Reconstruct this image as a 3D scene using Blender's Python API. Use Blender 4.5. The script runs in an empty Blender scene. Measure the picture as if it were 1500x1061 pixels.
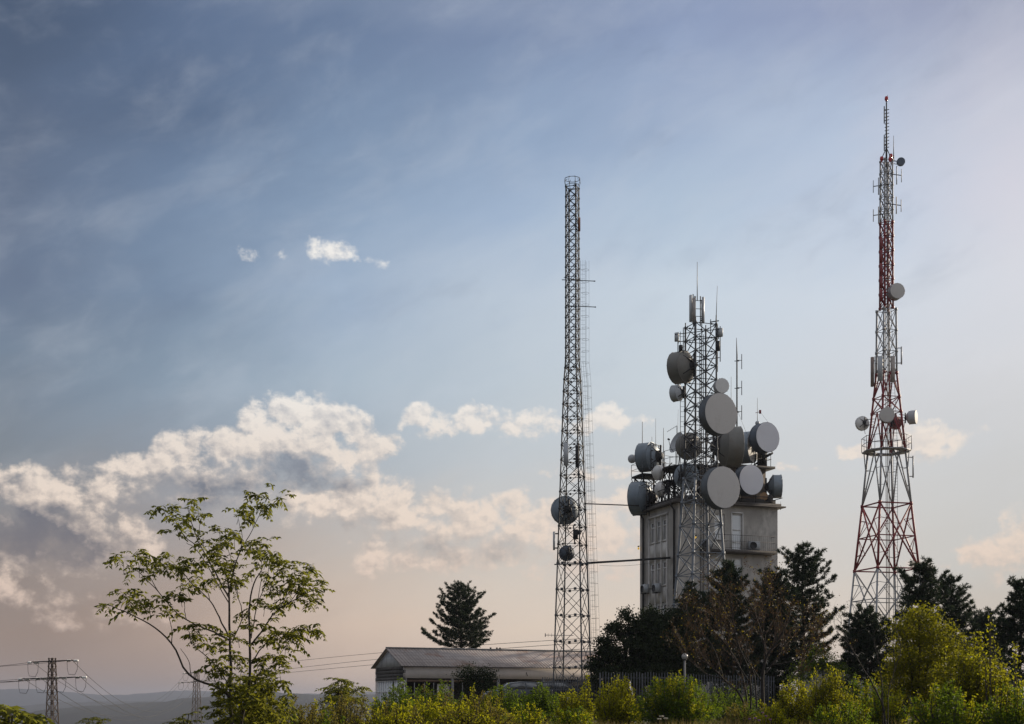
import bpy, math, random
import numpy as np
from mathutils import Vector, Matrix
S = bpy.context.scene
COL = S.collection
PI = math.pi
R = math.radians
F, HY, EYE = 2000.0, 1030.0, 1.6          # focal length and horizon row of the photograph, eye height
rng = np.random.default_rng(7)
rnd = random.Random(11)

def P(px, py, Y):
    return Vector(((px - 750) * Y / F, Y, EYE + (HY - py) * Y / F))
def V3(*a): return Vector(a)
def lerp(a, b, t): return a + (b - a) * t
def sstep(a, b, x):
    t = min(1, max(0, (x - a) / (b - a))); return t * t * (3 - 2 * t)
def interp(tab, x):
    for (x0, y0), (x1, y1) in zip(tab, tab[1:]):
        if x <= x1: return lerp(y0, y1, max(0, min(1, (x - x0) / (x1 - x0))))
    return tab[-1][1]

# ------------------------------------------------------------------ ground height
def ground_z(x, y):
    r = math.hypot(x, y)
    rise = .62 * sstep(20, 40, y) * sstep(-11, 1, x)
    drop = -10.5 * sstep(-9, -34, x) * sstep(8, 45, y)
    far = -75 * sstep(230, 1100, r)
    bump = .10 * math.sin(x * .55 + y * .31) * math.sin(y * .43 - x * .2) + .05 * math.sin(x * 1.7 + 1) * math.sin(y * 1.3)
    return rise + drop + far + bump * sstep(6, 20, r)

# ------------------------------------------------------------------ node helpers
class E:
    """a socket with arithmetic"""
    def __init__(s, t, o): s.t, s.o = t, o
    def m(s, op, *a, clamp=False):
        n = s.t.nodes.new('ShaderNodeMath'); n.operation = op; n.use_clamp = clamp
        for i, v in enumerate((s,) + a):
            if isinstance(v, E): s.t.links.new(v.o, n.inputs[i])
            else: n.inputs[i].default_value = v
        return E(s.t, n.outputs[0])
    def __add__(s, b): return s.m('ADD', b)
    def __sub__(s, b): return s.m('SUBTRACT', b)
    def __mul__(s, b): return s.m('MULTIPLY', b)
    def __truediv__(s, b): return s.m('DIVIDE', b)
    def step(s, a, b):
        n = s.t.nodes.new('ShaderNodeMapRange'); n.interpolation_type = 'SMOOTHSTEP'
        s.t.links.new(s.o, n.inputs[0]); n.inputs[1].default_value = a; n.inputs[2].default_value = b
        return E(s.t, n.outputs[0])
    def ramp(s, stops):
        n = s.t.nodes.new('ShaderNodeValToRGB'); s.t.links.new(s.o, n.inputs[0])
        e = n.color_ramp.elements
        while len(e) < len(stops): e.new(.5)
        for el, (p, c) in zip(e, sorted(stops)): el.position = p; el.color = (*c[:3], 1)
        return E(s.t, n.outputs[0])
def mixc(t, f, a, b):
    n = t.nodes.new('ShaderNodeMix'); n.data_type = 'RGBA'
    for k, v in ((0, f), (6, a), (7, b)):
        if isinstance(v, E): t.links.new(v.o, n.inputs[k])
        else: n.inputs[k].default_value = v if k == 0 else (*v[:3], 1)
    return E(t, n.outputs[2])
def lin(c):
    return tuple(((v / 255) / 12.92 if v <= 10 else ((v / 255 + .055) / 1.055) ** 2.4) for v in c)
def noise(t, vec, scale, detail=4, rough=.55, dim='3D', color=False):
    n = t.nodes.new('ShaderNodeTexNoise'); n.noise_dimensions = dim
    n.inputs['Scale'].default_value = scale; n.inputs['Detail'].default_value = detail; n.inputs['Roughness'].default_value = rough
    if vec is not None: t.links.new(vec.o, n.inputs['Vector'])
    return E(t, n.outputs[1 if color else 0])
def scalev(t, vec, s):
    n = t.nodes.new('ShaderNodeVectorMath'); n.operation = 'MULTIPLY'; t.links.new(vec.o, n.inputs[0]); n.inputs[1].default_value = s
    return E(t, n.outputs[0])

MATS = {}
def mat(name, color, rough=.6, metal=0, var=.25, vscale=3.0, dirt=None, dirt_amt=.5, dirt_scale=1.2, bump=0, bscale=20, stretch=(1, 1, 1), spec=.5, emit=None):
    """principled paint / metal / plaster with mottling, weather stains and a fine bump"""
    m = bpy.data.materials.new(name); m.use_nodes = True; t = m.node_tree
    b = t.nodes['Principled BSDF']
    tc = t.nodes.new('ShaderNodeTexCoord'); v = scalev(t, E(t, tc.outputs['Object']), stretch)
    n1 = noise(t, v, vscale, 5)
    lo = tuple(c * (1 - var) for c in color); hi = tuple(min(1, c * (1 + var)) for c in color)
    c = n1.ramp([(.3, lo), (.7, hi)])
    if dirt:
        n2 = noise(t, v, dirt_scale, 7, .65)
        c = mixc(t, n2.step(.62 - .25 * dirt_amt, .72) * dirt_amt, c, dirt)
    t.links.new(c.o, b.inputs['Base Color'])
    b.inputs['Roughness'].default_value = rough; b.inputs['Metallic'].default_value = metal
    b.inputs['Specular IOR Level'].default_value = spec
    if bump:
        bn = t.nodes.new('ShaderNodeBump'); bn.inputs['Strength'].default_value = bump; bn.inputs['Distance'].default_value = .02
        t.links.new(noise(t, v, bscale, 6, .7).o, bn.inputs['Height']); t.links.new(bn.outputs[0], b.inputs['Normal'])
    if emit:
        b.inputs['Emission Color'].default_value = (*color, 1); b.inputs['Emission Strength'].default_value = emit
    MATS[name] = m
    return m
def leafmat(name, cols, trans=.45, tcol=None, rough=.55):
    """leaf: every leaf takes its own tone between the given colours; part of the light passes through"""
    m = bpy.data.materials.new(name); m.use_nodes = True; t = m.node_tree; t.nodes.clear()
    g = t.nodes.new('ShaderNodeNewGeometry'); ri = E(t, g.outputs['Random Per Island'])
    k = len(cols)
    c = ri.ramp([((i + .5) / k, cc) for i, cc in enumerate(cols)])
    d = t.nodes.new('ShaderNodeBsdfPrincipled'); d.inputs['Roughness'].default_value = rough; d.inputs['Specular IOR Level'].default_value = .1
    t.links.new(c.o, d.inputs['Base Color'])
    out = t.nodes.new('ShaderNodeOutputMaterial')
    tr = t.nodes.new('ShaderNodeBsdfTranslucent')
    tc = mixc(t, .6, c, tcol) if tcol else c
    t.links.new(tc.o, tr.inputs[0])
    mx = t.nodes.new('ShaderNodeMixShader'); mx.inputs[0].default_value = trans
    t.links.new(d.outputs[0], mx.inputs[1]); t.links.new(tr.outputs[0], mx.inputs[2]); t.links.new(mx.outputs[0], out.inputs[0])
    MATS[name] = m
    return m

# ------------------------------------------------------------------ mesh builder
class MB:
    def __init__(s): s.v, s.f, s.q = [], [], []          # q: numpy blocks of loose quads (n,4,3)
    def add(s, vs, fs):
        o = len(s.v); s.v += [tuple(x) for x in vs]; s.f += [tuple(i + o for i in f) for f in fs]; return s
    def box(s, c, size, M=None):
        hx, hy, hz = (k / 2 for k in size); c = Vector(c)
        vs = [Vector((x, y, z)) for x in (-hx, hx) for y in (-hy, hy) for z in (-hz, hz)]
        if M is not None: vs = [M @ v for v in vs]
        return s.add([v + c for v in vs], [(0, 1, 3, 2), (4, 6, 7, 5), (0, 4, 5, 1), (2, 3, 7, 6), (0, 2, 6, 4), (1, 5, 7, 3)])
    def tube(s, a, b, r, r2=None, n=5): return s.path([a, b], [r, r if r2 is None else r2], n)
    def path(s, pts, rad, n=5):
        pts = [Vector(p) for p in pts]
        if not hasattr(rad, '__len__'): rad = [rad] * len(pts)
        o = len(s.v); k = len(pts); ref = None
        for i, p in enumerate(pts):
            d = (pts[min(i + 1, k - 1)] - pts[max(i - 1, 0)])
            d = d.normalized() if d.length > 1e-9 else Vector((0, 0, 1))
            if ref is None: ref = Vector((0, 0, 1)) if abs(d.z) < .9 else Vector((1, .3, 0))
            u = (ref - d * ref.dot(d)).normalized(); w = d.cross(u); ref = u
            for j in range(n):
                a = 2 * PI * j / n + PI / 4
                s.v.append(tuple(p + (u * math.cos(a) + w * math.sin(a)) * rad[i]))
        for i in range(k - 1):
            for j in range(n):
                j2 = (j + 1) % n
                s.f.append((o + i * n + j, o + i * n + j2, o + (i + 1) * n + j2, o + (i + 1) * n + j))
        s.f.append(tuple(o + j for j in reversed(range(n)))); s.f.append(tuple(o + (k - 1) * n + j for j in range(n)))
        return s
    def lathe(s, prof, n=32, axis='y', c=(0, 0, 0)):
        """prof: (radius, along) pairs turned about the axis"""
        c = Vector(c); o = len(s.v); k = len(prof)
        for r_, a_ in prof:
            for j in range(n):
                th = 2 * PI * j / n; x, z = r_ * math.cos(th), r_ * math.sin(th)
                p = Vector((x, a_, z)) if axis == 'y' else (Vector((x, z, a_)) if axis == 'z' else Vector((a_, x, z)))
                s.v.append(tuple(p + c))
        for i in range(k - 1):
            for j in range(n):
                j2 = (j + 1) % n
                q = (o + i * n + j, o + i * n + j2, o + (i + 1) * n + j2, o + (i + 1) * n + j)
                s.f.append(q if axis == 'y' else q[::-1] if axis == 'x' else q)
        if prof[0][0] > 1e-4: s.f.append(tuple(o + j for j in range(n)))
        if prof[-1][0] > 1e-4: s.f.append(tuple(o + (k - 1) * n + j for j in reversed(range(n))))
        return s
    def ring(s, c, rx, r, axis='z', n=24, m=4, ry=None):
        pts = []; c = Vector(c); ry = rx if ry is None else ry
        for j in range(n + 1):
            a = 2 * PI * j / n; x, y = rx * math.cos(a), ry * math.sin(a)
            pts.append(c + (Vector((x, y, 0)) if axis == 'z' else Vector((x, 0, y)) if axis == 'y' else Vector((0, x, y))))
        return s.path(pts, r, m)
    def sphere(s, c, r, n=14, sq=1):
        return s.lathe([(max(1e-5, r * math.sin(PI * i / 9)), -r * sq * math.cos(PI * i / 9)) for i in range(10)], n, 'z', c)
    def prism(s, outline, d0, d1, fr):
        """outline of 2D points put through fr(u, v, depth)"""
        k = len(outline)
        return s.add([fr(u, v, d0) for u, v in outline] + [fr(u, v, d1) for u, v in outline],
                     [tuple(range(k))[::-1], tuple(range(k, 2 * k))] + [(i, (i + 1) % k, k + (i + 1) % k, k + i) for i in range(k)])
    def quads(s, q): s.q.append(np.asarray(q, dtype=np.float64)); return s
    def build(s, name, m, parent=None, smooth=False, local=False, origin=None):
        nv = len(s.v)
        v = np.array(s.v, dtype=np.float64).reshape(-1, 3)
        loops = [i for f in s.f for i in f]; sizes = [len(f) for f in s.f]
        if s.q:
            q = np.concatenate(s.q).reshape(-1, 3); nq = len(q) // 4
            v = np.concatenate([v, q]) if nv else q
            loops = np.concatenate([np.array(loops, dtype=np.int64), np.arange(nv, nv + 4 * nq)]); sizes = np.concatenate([np.array(sizes, dtype=np.int64), np.full(nq, 4)])
        off = Vector((0, 0, 0))
        if not local:
            if parent is not None:
                r_ = parent
                while r_.parent: r_ = r_.parent
                off = Vector(r_.location)
            else:
                off = Vector(origin) if origin is not None else Vector((float(v[:, 0].mean()), float(v[:, 1].mean()), float(v[:, 2].min())))
        v = v - np.array(off)
        me = bpy.data.meshes.new(name)
        sizes = np.asarray(sizes, dtype=np.int32); loops = np.asarray(loops, dtype=np.int32)
        me.vertices.add(len(v)); me.vertices.foreach_set('co', v.ravel().astype(np.float32))
        me.loops.add(len(loops)); me.loops.foreach_set('vertex_index', loops)
        me.polygons.add(len(sizes)); st = np.concatenate([[0], np.cumsum(sizes)[:-1]]).astype(np.int32)
        me.polygons.foreach_set('loop_start', st)
        me.update(calc_edges=True); me.validate()
        if smooth:
            me.polygons.foreach_set('use_smooth', np.ones(len(me.polygons), dtype=bool))
            try: me.set_sharp_from_angle(angle=R(38))
            except Exception: pass
        me.materials.append(m)
        o = bpy.data.objects.new(name, me); COL.objects.link(o)
        if parent is not None: o.parent = parent
        elif not local: o.location = off
        return o
def tag(o, label=None, cat=None, group=None, kind=None):
    for k, v in (('label', label), ('category', cat), ('group', group), ('kind', kind)):
        if v: o[k] = v
    return o
def thing(name, label, cat, loc, rot=(0, 0, 0), group=None):
    o = bpy.data.objects.new(name, None); COL.objects.link(o); o.empty_display_size = .2
    o.location = loc; o.rotation_euler = rot
    return tag(o, label, cat, group)
def dup(root, loc=None, rot=None, label=None):
    def cp(o, par):
        c = o.copy(); COL.objects.link(c)
        if par is not None: c.parent = par
        for ch in o.children: cp(ch, c)
        return c
    r_ = cp(root, None)
    if loc is not None: r_.location = loc
    if rot is not None: r_.rotation_euler = rot
    if label: r_['label'] = label
    return r_

# ------------------------------------------------------------------ materials
mastgrey = mat('dark_mast_steel', (.085, .09, .10), .7, .05, .25, 2.0, (.05, .04, .035), .4, .8, spec=.25)
steel = mat('galvanised_steel', (.14, .15, .165), .6, .2, .22, 2.0, (.13, .09, .065), .35, .8)
darksteel = mat('dark_steel', (.038, .038, .041), .65, .1, .3, 3, (.055, .035, .025), .4, spec=.3)
redpaint = mat('red_mast_paint', (.215, .022, .026), .55, 0, .3, 1.5, (.15, .03, .028), .45, .7)
whitepaint = mat('white_mast_paint', (.30, .305, .315), .6, 0, .15, 1.5, (.19, .16, .135), .5, .8)
radome = mat('grey_radome', (.56, .535, .51), .6, 0, .05, .8, (.43, .40, .37), .5, .9, spec=.3)
coolradome = mat('cool_radome', (.66, .665, .71), .6, 0, .05, .8, (.56, .56, .58), .3, 1.1, spec=.3)
deepshroud = mat('deep_grey_shroud', (.115, .13, .145), .55, .2, .25, 1.2, (.07, .065, .06), .5, .9)
shroud = mat('shroud_metal', (.21, .25, .29), .5, .25, .16, 1.3, (.17, .16, .14), .5, 1.0)
brownshroud = mat('weathered_shroud', (.185, .18, .165), .6, .1, .16, 1.0, (.15, .12, .09), .55, .9)
darkshroud = mat('dark_shroud', (.085, .105, .135), .5, .3, .2, 1.3, (.09, .09, .09), .5)
whiteplastic = mat('white_plastic', (.66, .65, .63), .45, 0, .06, 2, (.45, .42, .38), .35)
panelgrey = mat('panel_grey', (.42, .44, .46), .5, 0, .08, 2, (.28, .26, .24), .3)
black = mat('black_rubber', (.02, .02, .022), .7)
redlamp = mat('red_beacon_glass', (.45, .012, .012), .25, 0, .1)
concrete = mat('stained_render', (.46, .435, .40), .9, 0, .30, 2.2, (.23, .21, .19), .75, .55, .8, 7, (1.15, 1.15, .75))
trimconc = mat('pale_render', (.60, .575, .54), .88, 0, .14, .9, (.22, .19, .16), .55, .7, .4, 12, (1, 1, .5))
roofconc = mat('roof_slab', (.10, .09, .082), .9, 0, .25, 1.5, (.05, .045, .04), .6, 1.0, .5, 10)
wframe = mat('white_window_frame', (.70, .69, .67), .5, 0, .08, 3, (.3, .28, .25), .4, 2)
glass = mat('window_glass', (.12, .125, .13), .12, 0, .2, .8, spec=.9)
palepane = mat('net_curtain_glass', (.24, .245, .25), .15, 0, .1, .8, spec=.7)
curtain = mat('pale_blind_glass', (.74, .77, .79), .3, 0, .08, .9, spec=.7)
bark = mat('dark_bark', (.022, .017, .014), .9, 0, .3, 6, bump=.6, bscale=25)
greybark = mat('grey_bark', (.045, .036, .03), .9, 0, .3, 6, bump=.5, bscale=25)
wire = mat('cable_black', (.035, .035, .038), .6)
porcelain = mat('porcelain', (.62, .62, .6), .25)
rustmetal = mat('pylon_steel', (.10, .07, .055), .7, .05, .25, 2, (.09, .055, .04), .5)
wallwhite = mat('whitewashed_wall', (.68, .61, .565), .9, 0, .10, .5, (.30, .26, .23), .5, .5, .3, 8)
boardgrey = mat('grey_boards', (.21, .205, .20), .85, 0, .2, 1.2, (.10, .09, .08), .5, 1, 0, 8, (4, 4, .5))
palebd = mat('pale_grey_boards', (.58, .585, .60), .85, 0, .2, 1.2, (.22, .21, .2), .5, 1, 0, 8, (4, 4, .5))
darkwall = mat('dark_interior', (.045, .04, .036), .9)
woodbrown = mat('brown_timber', (.12, .075, .05), .8, 0, .3, 3)
globe = mat('globe_lamp', (.36, .345, .33), .3, 0, .06, 4)
yellowlamp = mat('lit_yellow_lamp', (.95, .55, .06), .4, emit=.5)
fencemat = mat('fence_paint', (.06, .063, .072), .7, .1, .2, 3)

# corrugated roof sheets with rust patches
def roofmat():
    m = bpy.data.materials.new('corrugated_roof'); m.use_nodes = True; t = m.node_tree; b = t.nodes['Principled BSDF']
    tc = E(t, t.nodes.new('ShaderNodeTexCoord').outputs['UV'])
    base = noise(t, scalev(t, tc, (1, .35, 1)), 1.1, 6, .7).ramp([(.3, (.26, .215, .195)), (.7, (.44, .38, .35))])
    rust = mixc(t, noise(t, tc, .28, 6, .65).step(.50, .62) * .8, base, (.22, .115, .075))
    sx = t.nodes.new('ShaderNodeSeparateXYZ'); t.links.new(tc.o, sx.inputs[0])
    u, v_ = E(t, sx.outputs[0]), E(t, sx.outputs[1])
    row = (v_ * 1.25).m('FRACT').step(.0, .08)
    sheet = (u * .9).m('FLOOR') * 12.9898 + (v_ * 1.25).m('FLOOR') * 78.233
    tone = (sheet.m('SINE') * 43758.5).m('FRACT')
    c = mixc(t, tone * .4, rust, (.19, .16, .145))
    c = mixc(t, row, (.07, .06, .055), c)
    t.links.new(c.o, b.inputs['Base Color']); b.inputs['Roughness'].default_value = .65; b.inputs['Metallic'].default_value = .1
    bn = t.nodes.new('ShaderNodeBump'); bn.inputs['Strength'].default_value = .5; bn.inputs['Distance'].default_value = .03
    t.links.new((u * (2 * PI * 3.6)).m('SINE').o, bn.inputs['Height']); t.links.new(bn.outputs[0], b.inputs['Normal'])
    return m
roof_m = roofmat()

G = lambda *h: [lin(c) for c in h]
lf_tree = leafmat('ailanthus_leaf', [(.038, .052, .010), (.054, .068, .012), (.075, .084, .014), (.10, .098, .018)], .6, (.32, .32, .035))
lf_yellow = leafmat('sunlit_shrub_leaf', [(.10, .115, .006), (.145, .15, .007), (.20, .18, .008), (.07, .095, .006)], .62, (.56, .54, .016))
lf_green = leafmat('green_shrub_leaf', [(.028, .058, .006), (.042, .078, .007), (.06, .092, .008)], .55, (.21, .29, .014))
lf_olive = leafmat('olive_shrub_leaf', [(.07, .066, .018), (.10, .08, .02), (.055, .066, .015), (.12, .085, .025)], .55, (.25, .21, .03))
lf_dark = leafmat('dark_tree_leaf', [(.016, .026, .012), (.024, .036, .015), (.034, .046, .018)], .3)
lf_mid = leafmat('mid_bush_leaf', [(.048, .062, .006), (.074, .084, .007), (.115, .108, .008), (.032, .050, .006)], .58, (.36, .34, .015))
lf_brown = leafmat('withered_leaf', [(.055, .035, .02), (.075, .045, .022), (.045, .033, .02), (.08, .06, .02)], .35, (.12, .07, .03))
lf_gold = leafmat('yellow_leaf', [(.20, .16, .02), (.26, .19, .02), (.15, .15, .02)], .5, (.4, .32, .02))
needle = leafmat('pine_needle', [(.018, .033, .019), (.027, .045, .024), (.036, .055, .028), (.052, .065, .030)], .22)
grassm = leafmat('dry_grass', [(.13, .095, .04), (.09, .085, .028), (.17, .125, .06), (.07, .078, .02)], .45, (.25, .2, .06))
petal_w = leafmat('white_petal', [(.6, .58, .5), (.5, .48, .4)], .3)
petal_p = leafmat('purple_petal', [(.25, .12, .3), (.3, .16, .34)], .3)

# ------------------------------------------------------------------ setting: ground and hills
def ground():
    rad = [0.0] + [1.2 * 1.058 ** i for i in range(159)]
    na = 180; vs = [(0, 0, ground_z(0, 0))]; fs = []
    for r_ in rad[1:]:
        for j in range(na):
            a = 2 * PI * j / na; x, y = r_ * math.sin(a), r_ * math.cos(a); vs.append((x, y, ground_z(x, y)))
    for j in range(na): fs.append((0, 1 + (j + 1) % na, 1 + j))
    for i in range(len(rad) - 2):
        for j in range(na):
            a, b = 1 + i * na + j, 1 + i * na + (j + 1) % na; fs.append((a, b, b + na, a + na))
    m = bpy.data.materials.new('meadow_ground'); m.use_nodes = True; t = m.node_tree; b = t.nodes['Principled BSDF']
    tc = E(t, t.nodes.new('ShaderNodeTexCoord').outputs['Object'])
    n1 = noise(t, tc, .35, 8, .65).ramp([(.3, (.035, .036, .014)), (.5, (.07, .06, .028)), (.7, (.05, .055, .018))])
    n2 = noise(t, tc, .004, 6, .6).ramp([(.4, (.016, .021, .014)), (.6, (.035, .036, .022))])
    cd = t.nodes.new('ShaderNodeVectorMath'); cd.operation = 'LENGTH'; t.links.new(tc.o, cd.inputs[0])
    t.links.new(mixc(t, E(t, cd.outputs['Value']).step(150, 500), n1, n2).o, b.inputs['Base Color']); b.inputs['Roughness'].default_value = .95
    o = MB().add(vs, fs).build('ground', m, local=True, smooth=True); tag(o, kind='structure')
ground()
hillm = mat('wooded_hillside', (.010, .013, .013), .95, 0, .4, .004, (.024, .024, .018), .5, .0022)
def hill(y0, depth, x0, x1, prof, seed):
    r2 = np.random.default_rng(seed); ph = r2.random(12) * 9
    nx, ny = 420, 18; vs = []; fs = []
    for j in range(ny + 1):
        v = j / ny
        for i in range(nx + 1):
            x = lerp(x0, x1, i / nx); y = y0 + depth * v + 180 * math.sin(x * .0011 + ph[0])
            top = interp(prof, x)
            wob = sum(math.sin(x * .0032 * 1.9 ** k + ph[k] + v * 2) / 1.75 ** k for k in range(6)) * 5.5 + 2.2 * math.sin(x * .09 + y * .05) * math.sin(x * .037 + 1) + 1.4 * math.sin(x * .21 + y * .13)
            s_ = math.sin(PI * min(1, v * 1.0)) ** .8
            vs.append((x, y, -78 + (top + 78 + wob) * s_ + (2.5 * math.sin(x * .013 + ph[7]) * math.sin(y * .011 + ph[8])) * s_))
    for j in range(ny):
        for i in range(nx):
            a = j * (nx + 1) + i; fs.append((a, a + 1, a + nx + 2, a + nx + 1))
    tag(MB().add(vs, fs).build('hills', hillm, local=True, smooth=True), kind='structure')
hill(1700, 1500, -2600, 1800, [(-1600, -60), (-1000, -46), (-860, -24), (-760, 2), (-690, 7), (-620, 5), (-540, 11), (-420, 15), (-250, 10), (300, 12), (1500, 14)], 3)
hill(3300, 2000, -4200, 3200, [(-3000, -30), (-1700, -14), (-1480, -10), (-1400, 2), (-1180, 10), (-950, 8), (-700, 20), (0, 22), (2500, 26)], 5)
hill(5600, 2200, -6200, 5200, [(-5000, 44), (-2800, 52), (-2450, 64), (-2200, 56), (-2050, 44), (-1850, 52), (-1650, 70), (-1400, 58), (-1150, 46), (-600, 56), (1000, 44), (4500, 44)], 8)

# ------------------------------------------------------------------ lattice masts
def corner(cx, cy, r, th, k):
    a = th + k * PI / 2
    return Vector((cx + r * math.cos(a), cy + r * math.sin(a), 0))
def lattice_section(root, name, cx, cy, th, levels, lr, br, m, style='X', plates=0, mid=False):
    """one section of a square mast: levels are (z, corner radius); bracing mesh with four legs under it"""
    mb = MB(); at = lambda k, i: corner(cx, cy, levels[i][1], th, k) + Vector((0, 0, levels[i][0]))
    for i in range(len(levels)):
        for k in range(4):
            a, b = at(k, i), at((k + 1) % 4, i)
            mb.tube(a, b, br * (1.25 if style in ('XM', 'K') else .9), n=4)
            if plates and i:
                for e, f in ((a, b), (b, a)):
                    d = (f - e).normalized(); pl = e + d * ((f - e).length * .22)
                    mb.box(pl, (plates, .02, plates), Matrix.Rotation(math.atan2(d.y, d.x), 3, 'Z'))
    for i in range(len(levels) - 1):
        for k in range(4):
            a0, b0, a1, b1 = at(k, i), at((k + 1) % 4, i), at(k, i + 1), at((k + 1) % 4, i + 1)
            st = style if isinstance(style, str) else style[i]
            if st == 'X':
                mb.tube(a0, b1, br, n=4); mb.tube(b0, a1, br, n=4)
            elif st == 'XM':                                    # crossing diagonals, a belt through the crossing and light ties
                mb.tube(a0, b1, br * 1.25, n=4); mb.tube(b0, a1, br * 1.25, n=4)
                am, bm, cm = (a0 + a1) / 2, (b0 + b1) / 2, (a0 + b0 + a1 + b1) / 4
                mb.tube(am, bm, br, n=4)
                for p_, q_ in ((a0, am), (a1, am), (b0, bm), (b1, bm)):
                    d1 = (p_ + cm) / 2; mb.tube((p_ * .55 + q_ * .45), d1, br * .55, n=4); mb.tube(q_, d1, br * .55, n=4)
            elif st in ('K', 'V'):
                if st == 'V': t_ = (a0 + b0) / 2; ends = (a1, b1)
                else: t_ = (a1 + b1) / 2; ends = (a0, b0)
                for e, l0, l1 in ((ends[0], a0, a1), (ends[1], b0, b1)):
                    mb.tube(e, t_, br * 1.25, n=4)
                    for f_ in (.33, .66):
                        q_ = e.lerp(t_, f_); l_ = (l0 if e is a0 or e is b0 else l1).lerp(l1 if e is a0 or e is b0 else l0, f_)
                        mb.tube(q_, l_, br * .55, n=4)
            elif st == 'Z':
                (mb.tube(a0, b1, br, n=4) if (i + k) % 2 else mb.tube(b0, a1, br, n=4))
    for k in range(4):
        for i in range(len(levels)):
            mb.box(at(k, i), (lr * 2.3, lr * 2.3, lr * 2.6), Matrix.Rotation(th + k * PI / 2, 3, 'Z'))
    sec = mb.build(name, m, root)
    for k in range(4):
        MB().path([at(k, i) for i in range(len(levels))], lr, 6).build('leg', m, sec)
    return sec
def ladder(root, pts, w, m, name='ladder', dirx=Vector((1, 0, 0)), rr=1.0):
    mb = MB(); pts = [Vector(p) for p in pts]
    for s_ in (-.5, .5): mb.path([p + dirx * w * s_ for p in pts], .022 * rr, 4)
    for a, b in zip(pts, pts[1:]):
        n = max(1, int((b - a).length / .33))
        for i in range(n):
            c = a.lerp(b, i / n); mb.tube(c - dirx * w / 2, c + dirx * w / 2, .014 * rr, n=4)
    return mb.build(name, m, root)
def levels(zs, prof): return [(z, interp(prof, z)) for z in zs]
def span(z0, z1, n, grow=1.0):
    w = [grow ** i for i in range(n)]; t = sum(w); out = [z0]
    for k in w: out.append(out[-1] + (z1 - z0) * k / t)
    return out

# --- tall grey mast
LX, LY, LTH = P(838.5, 0, 100).x, 100.0, R(24)
zz = lambda y, Y: EYE + (HY - y) * Y / F
g0 = ground_z(LX, LY)
tL = thing('lattice_mast', 'tall slim grey lattice mast with basket top, standing before the long shed', 'mast', (LX, LY, g0))
c_ = 1 / math.cos(R(26.5))
lprof = [(g0, 1.47 * c_), (zz(780, 100), 1.01 * c_), (zz(560, 100), .62 * c_), (zz(530, 100), .49 * c_), (zz(270, 100), .475 * c_)]
lattice_section(tL, 'base_section', LX, LY, LTH, levels(span(g0 - .1, zz(826, 100), 6), lprof), .055, .026, mastgrey, 'X', .2)
lattice_section(tL, 'middle_section', LX, LY, LTH, levels(span(zz(826, 100), zz(540, 100), 13, .96), lprof), .05, .026, darksteel, 'X', .15)
lattice_section(tL, 'upper_section', LX, LY, LTH, levels(span(zz(540, 100), zz(275, 100), 18), lprof), .05, .027, darksteel, 'X', .09)
mb = MB(); zt = zz(275, 100)
mb.ring((LX, LY, zt + .12), .52, .02); mb.ring((LX, LY, zt + .62), .56, .02)
for k in range(8):
    a = 2 * PI * k / 8 + .3; d = Vector((math.cos(a), math.sin(a), 0)); c0 = Vector((LX, LY, zt))
    mb.path([c0 + d * .42, c0 + d * .5 + V3(0, 0, .12), c0 + d * .62 + V3(0, 0, .38), c0 + d * .55 + V3(0, 0, .66), c0 + d * .4 + V3(0, 0, .70)], .018, 4)
mb.build('basket_rail', darksteel, tL)
lx = lambda z: LX + interp(lprof, z) * math.cos(R(26.5)) + .28
lz = [zz(y, 100) for y in (940, 820, 700, 560, 530, 382)]
ladder(tL, [(lx(z), LY - .05, z) for z in lz], .34, darksteel, rr=.55)
mb = MB()
z = lz[0]
while z < lz[-1]:
    mb.ring((lx(z) + .18, LY - .05, z), .27, .008, n=12); z += .85
for s_ in (0, .27, .45): mb.path([(lx(z) + s_, LY - .05 + (.27 if s_ == .27 else 0), z) for z in lz], .007, 4)
mb.build('ladder_cage', darksteel, tL)
for y, x0, x1 in ((411, 823, 872), (449, 829, 873)):
    a, b = P(x0, y - 1, 99.4), P(x1, y + 1, 99.4)
    MB().path([a, a.lerp(b, .93), b], [.03, .03, .05], 5).build('cross_arm', darksteel, tL)
MB().tube(P(826, 407, 99.5), P(852, 411, 100.4), .022).build('cross_arm', darksteel, tL)
for s_ in (-.95, .95): MB().tube(P(812, 827, 100 + s_), P(866, 825, 100 + s_), .05).build('bearer_beam', steel, tL)

# --- squat grey mast in front of the building
CX, CY, CTH = P(1026.5, 0, 92).x, 92.0, R(-26)
g1 = ground_z(CX, CY)
tC = thing('lattice_mast', 'grey lattice mast crowded with drum antennas, standing in front of the concrete block', 'mast', (CX, CY, g1))
cprof = [(g1, 2.55), (zz(812, 92), 1.58), (zz(690, 92), 1.15), (zz(600, 92), 1.1), (zz(478, 92), 1.08)]
lattice_section(tC, 'base_section', CX, CY, CTH, levels([g1 - .1, zz(960, 92), zz(885, 92), zz(843, 92), zz(812, 92), zz(770, 92), zz(735, 92), zz(700, 92)], cprof), .085, .04, mat('lit_mast_steel', (.20, .22, .25), .55, .15, .2, 2, (.11, .09, .07), .35), 'X')  # same steel as the upper section; light on it put into a paler colour
lattice_section(tC, 'upper_section', CX, CY, CTH, levels(span(zz(700, 92), zz(478, 92), 11), cprof), .062, .032, mastgrey, 'X', .12)  # silhouetted upper part: its shade put into a darker steel colour
mb = MB(); zt = zz(478, 92)
for k in range(4):
    a = corner(CX, CY, 1.08, CTH, k); mb.tube(a + V3(0, 0, zt), a + V3(0, 0, zt + .35), .04)
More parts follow.
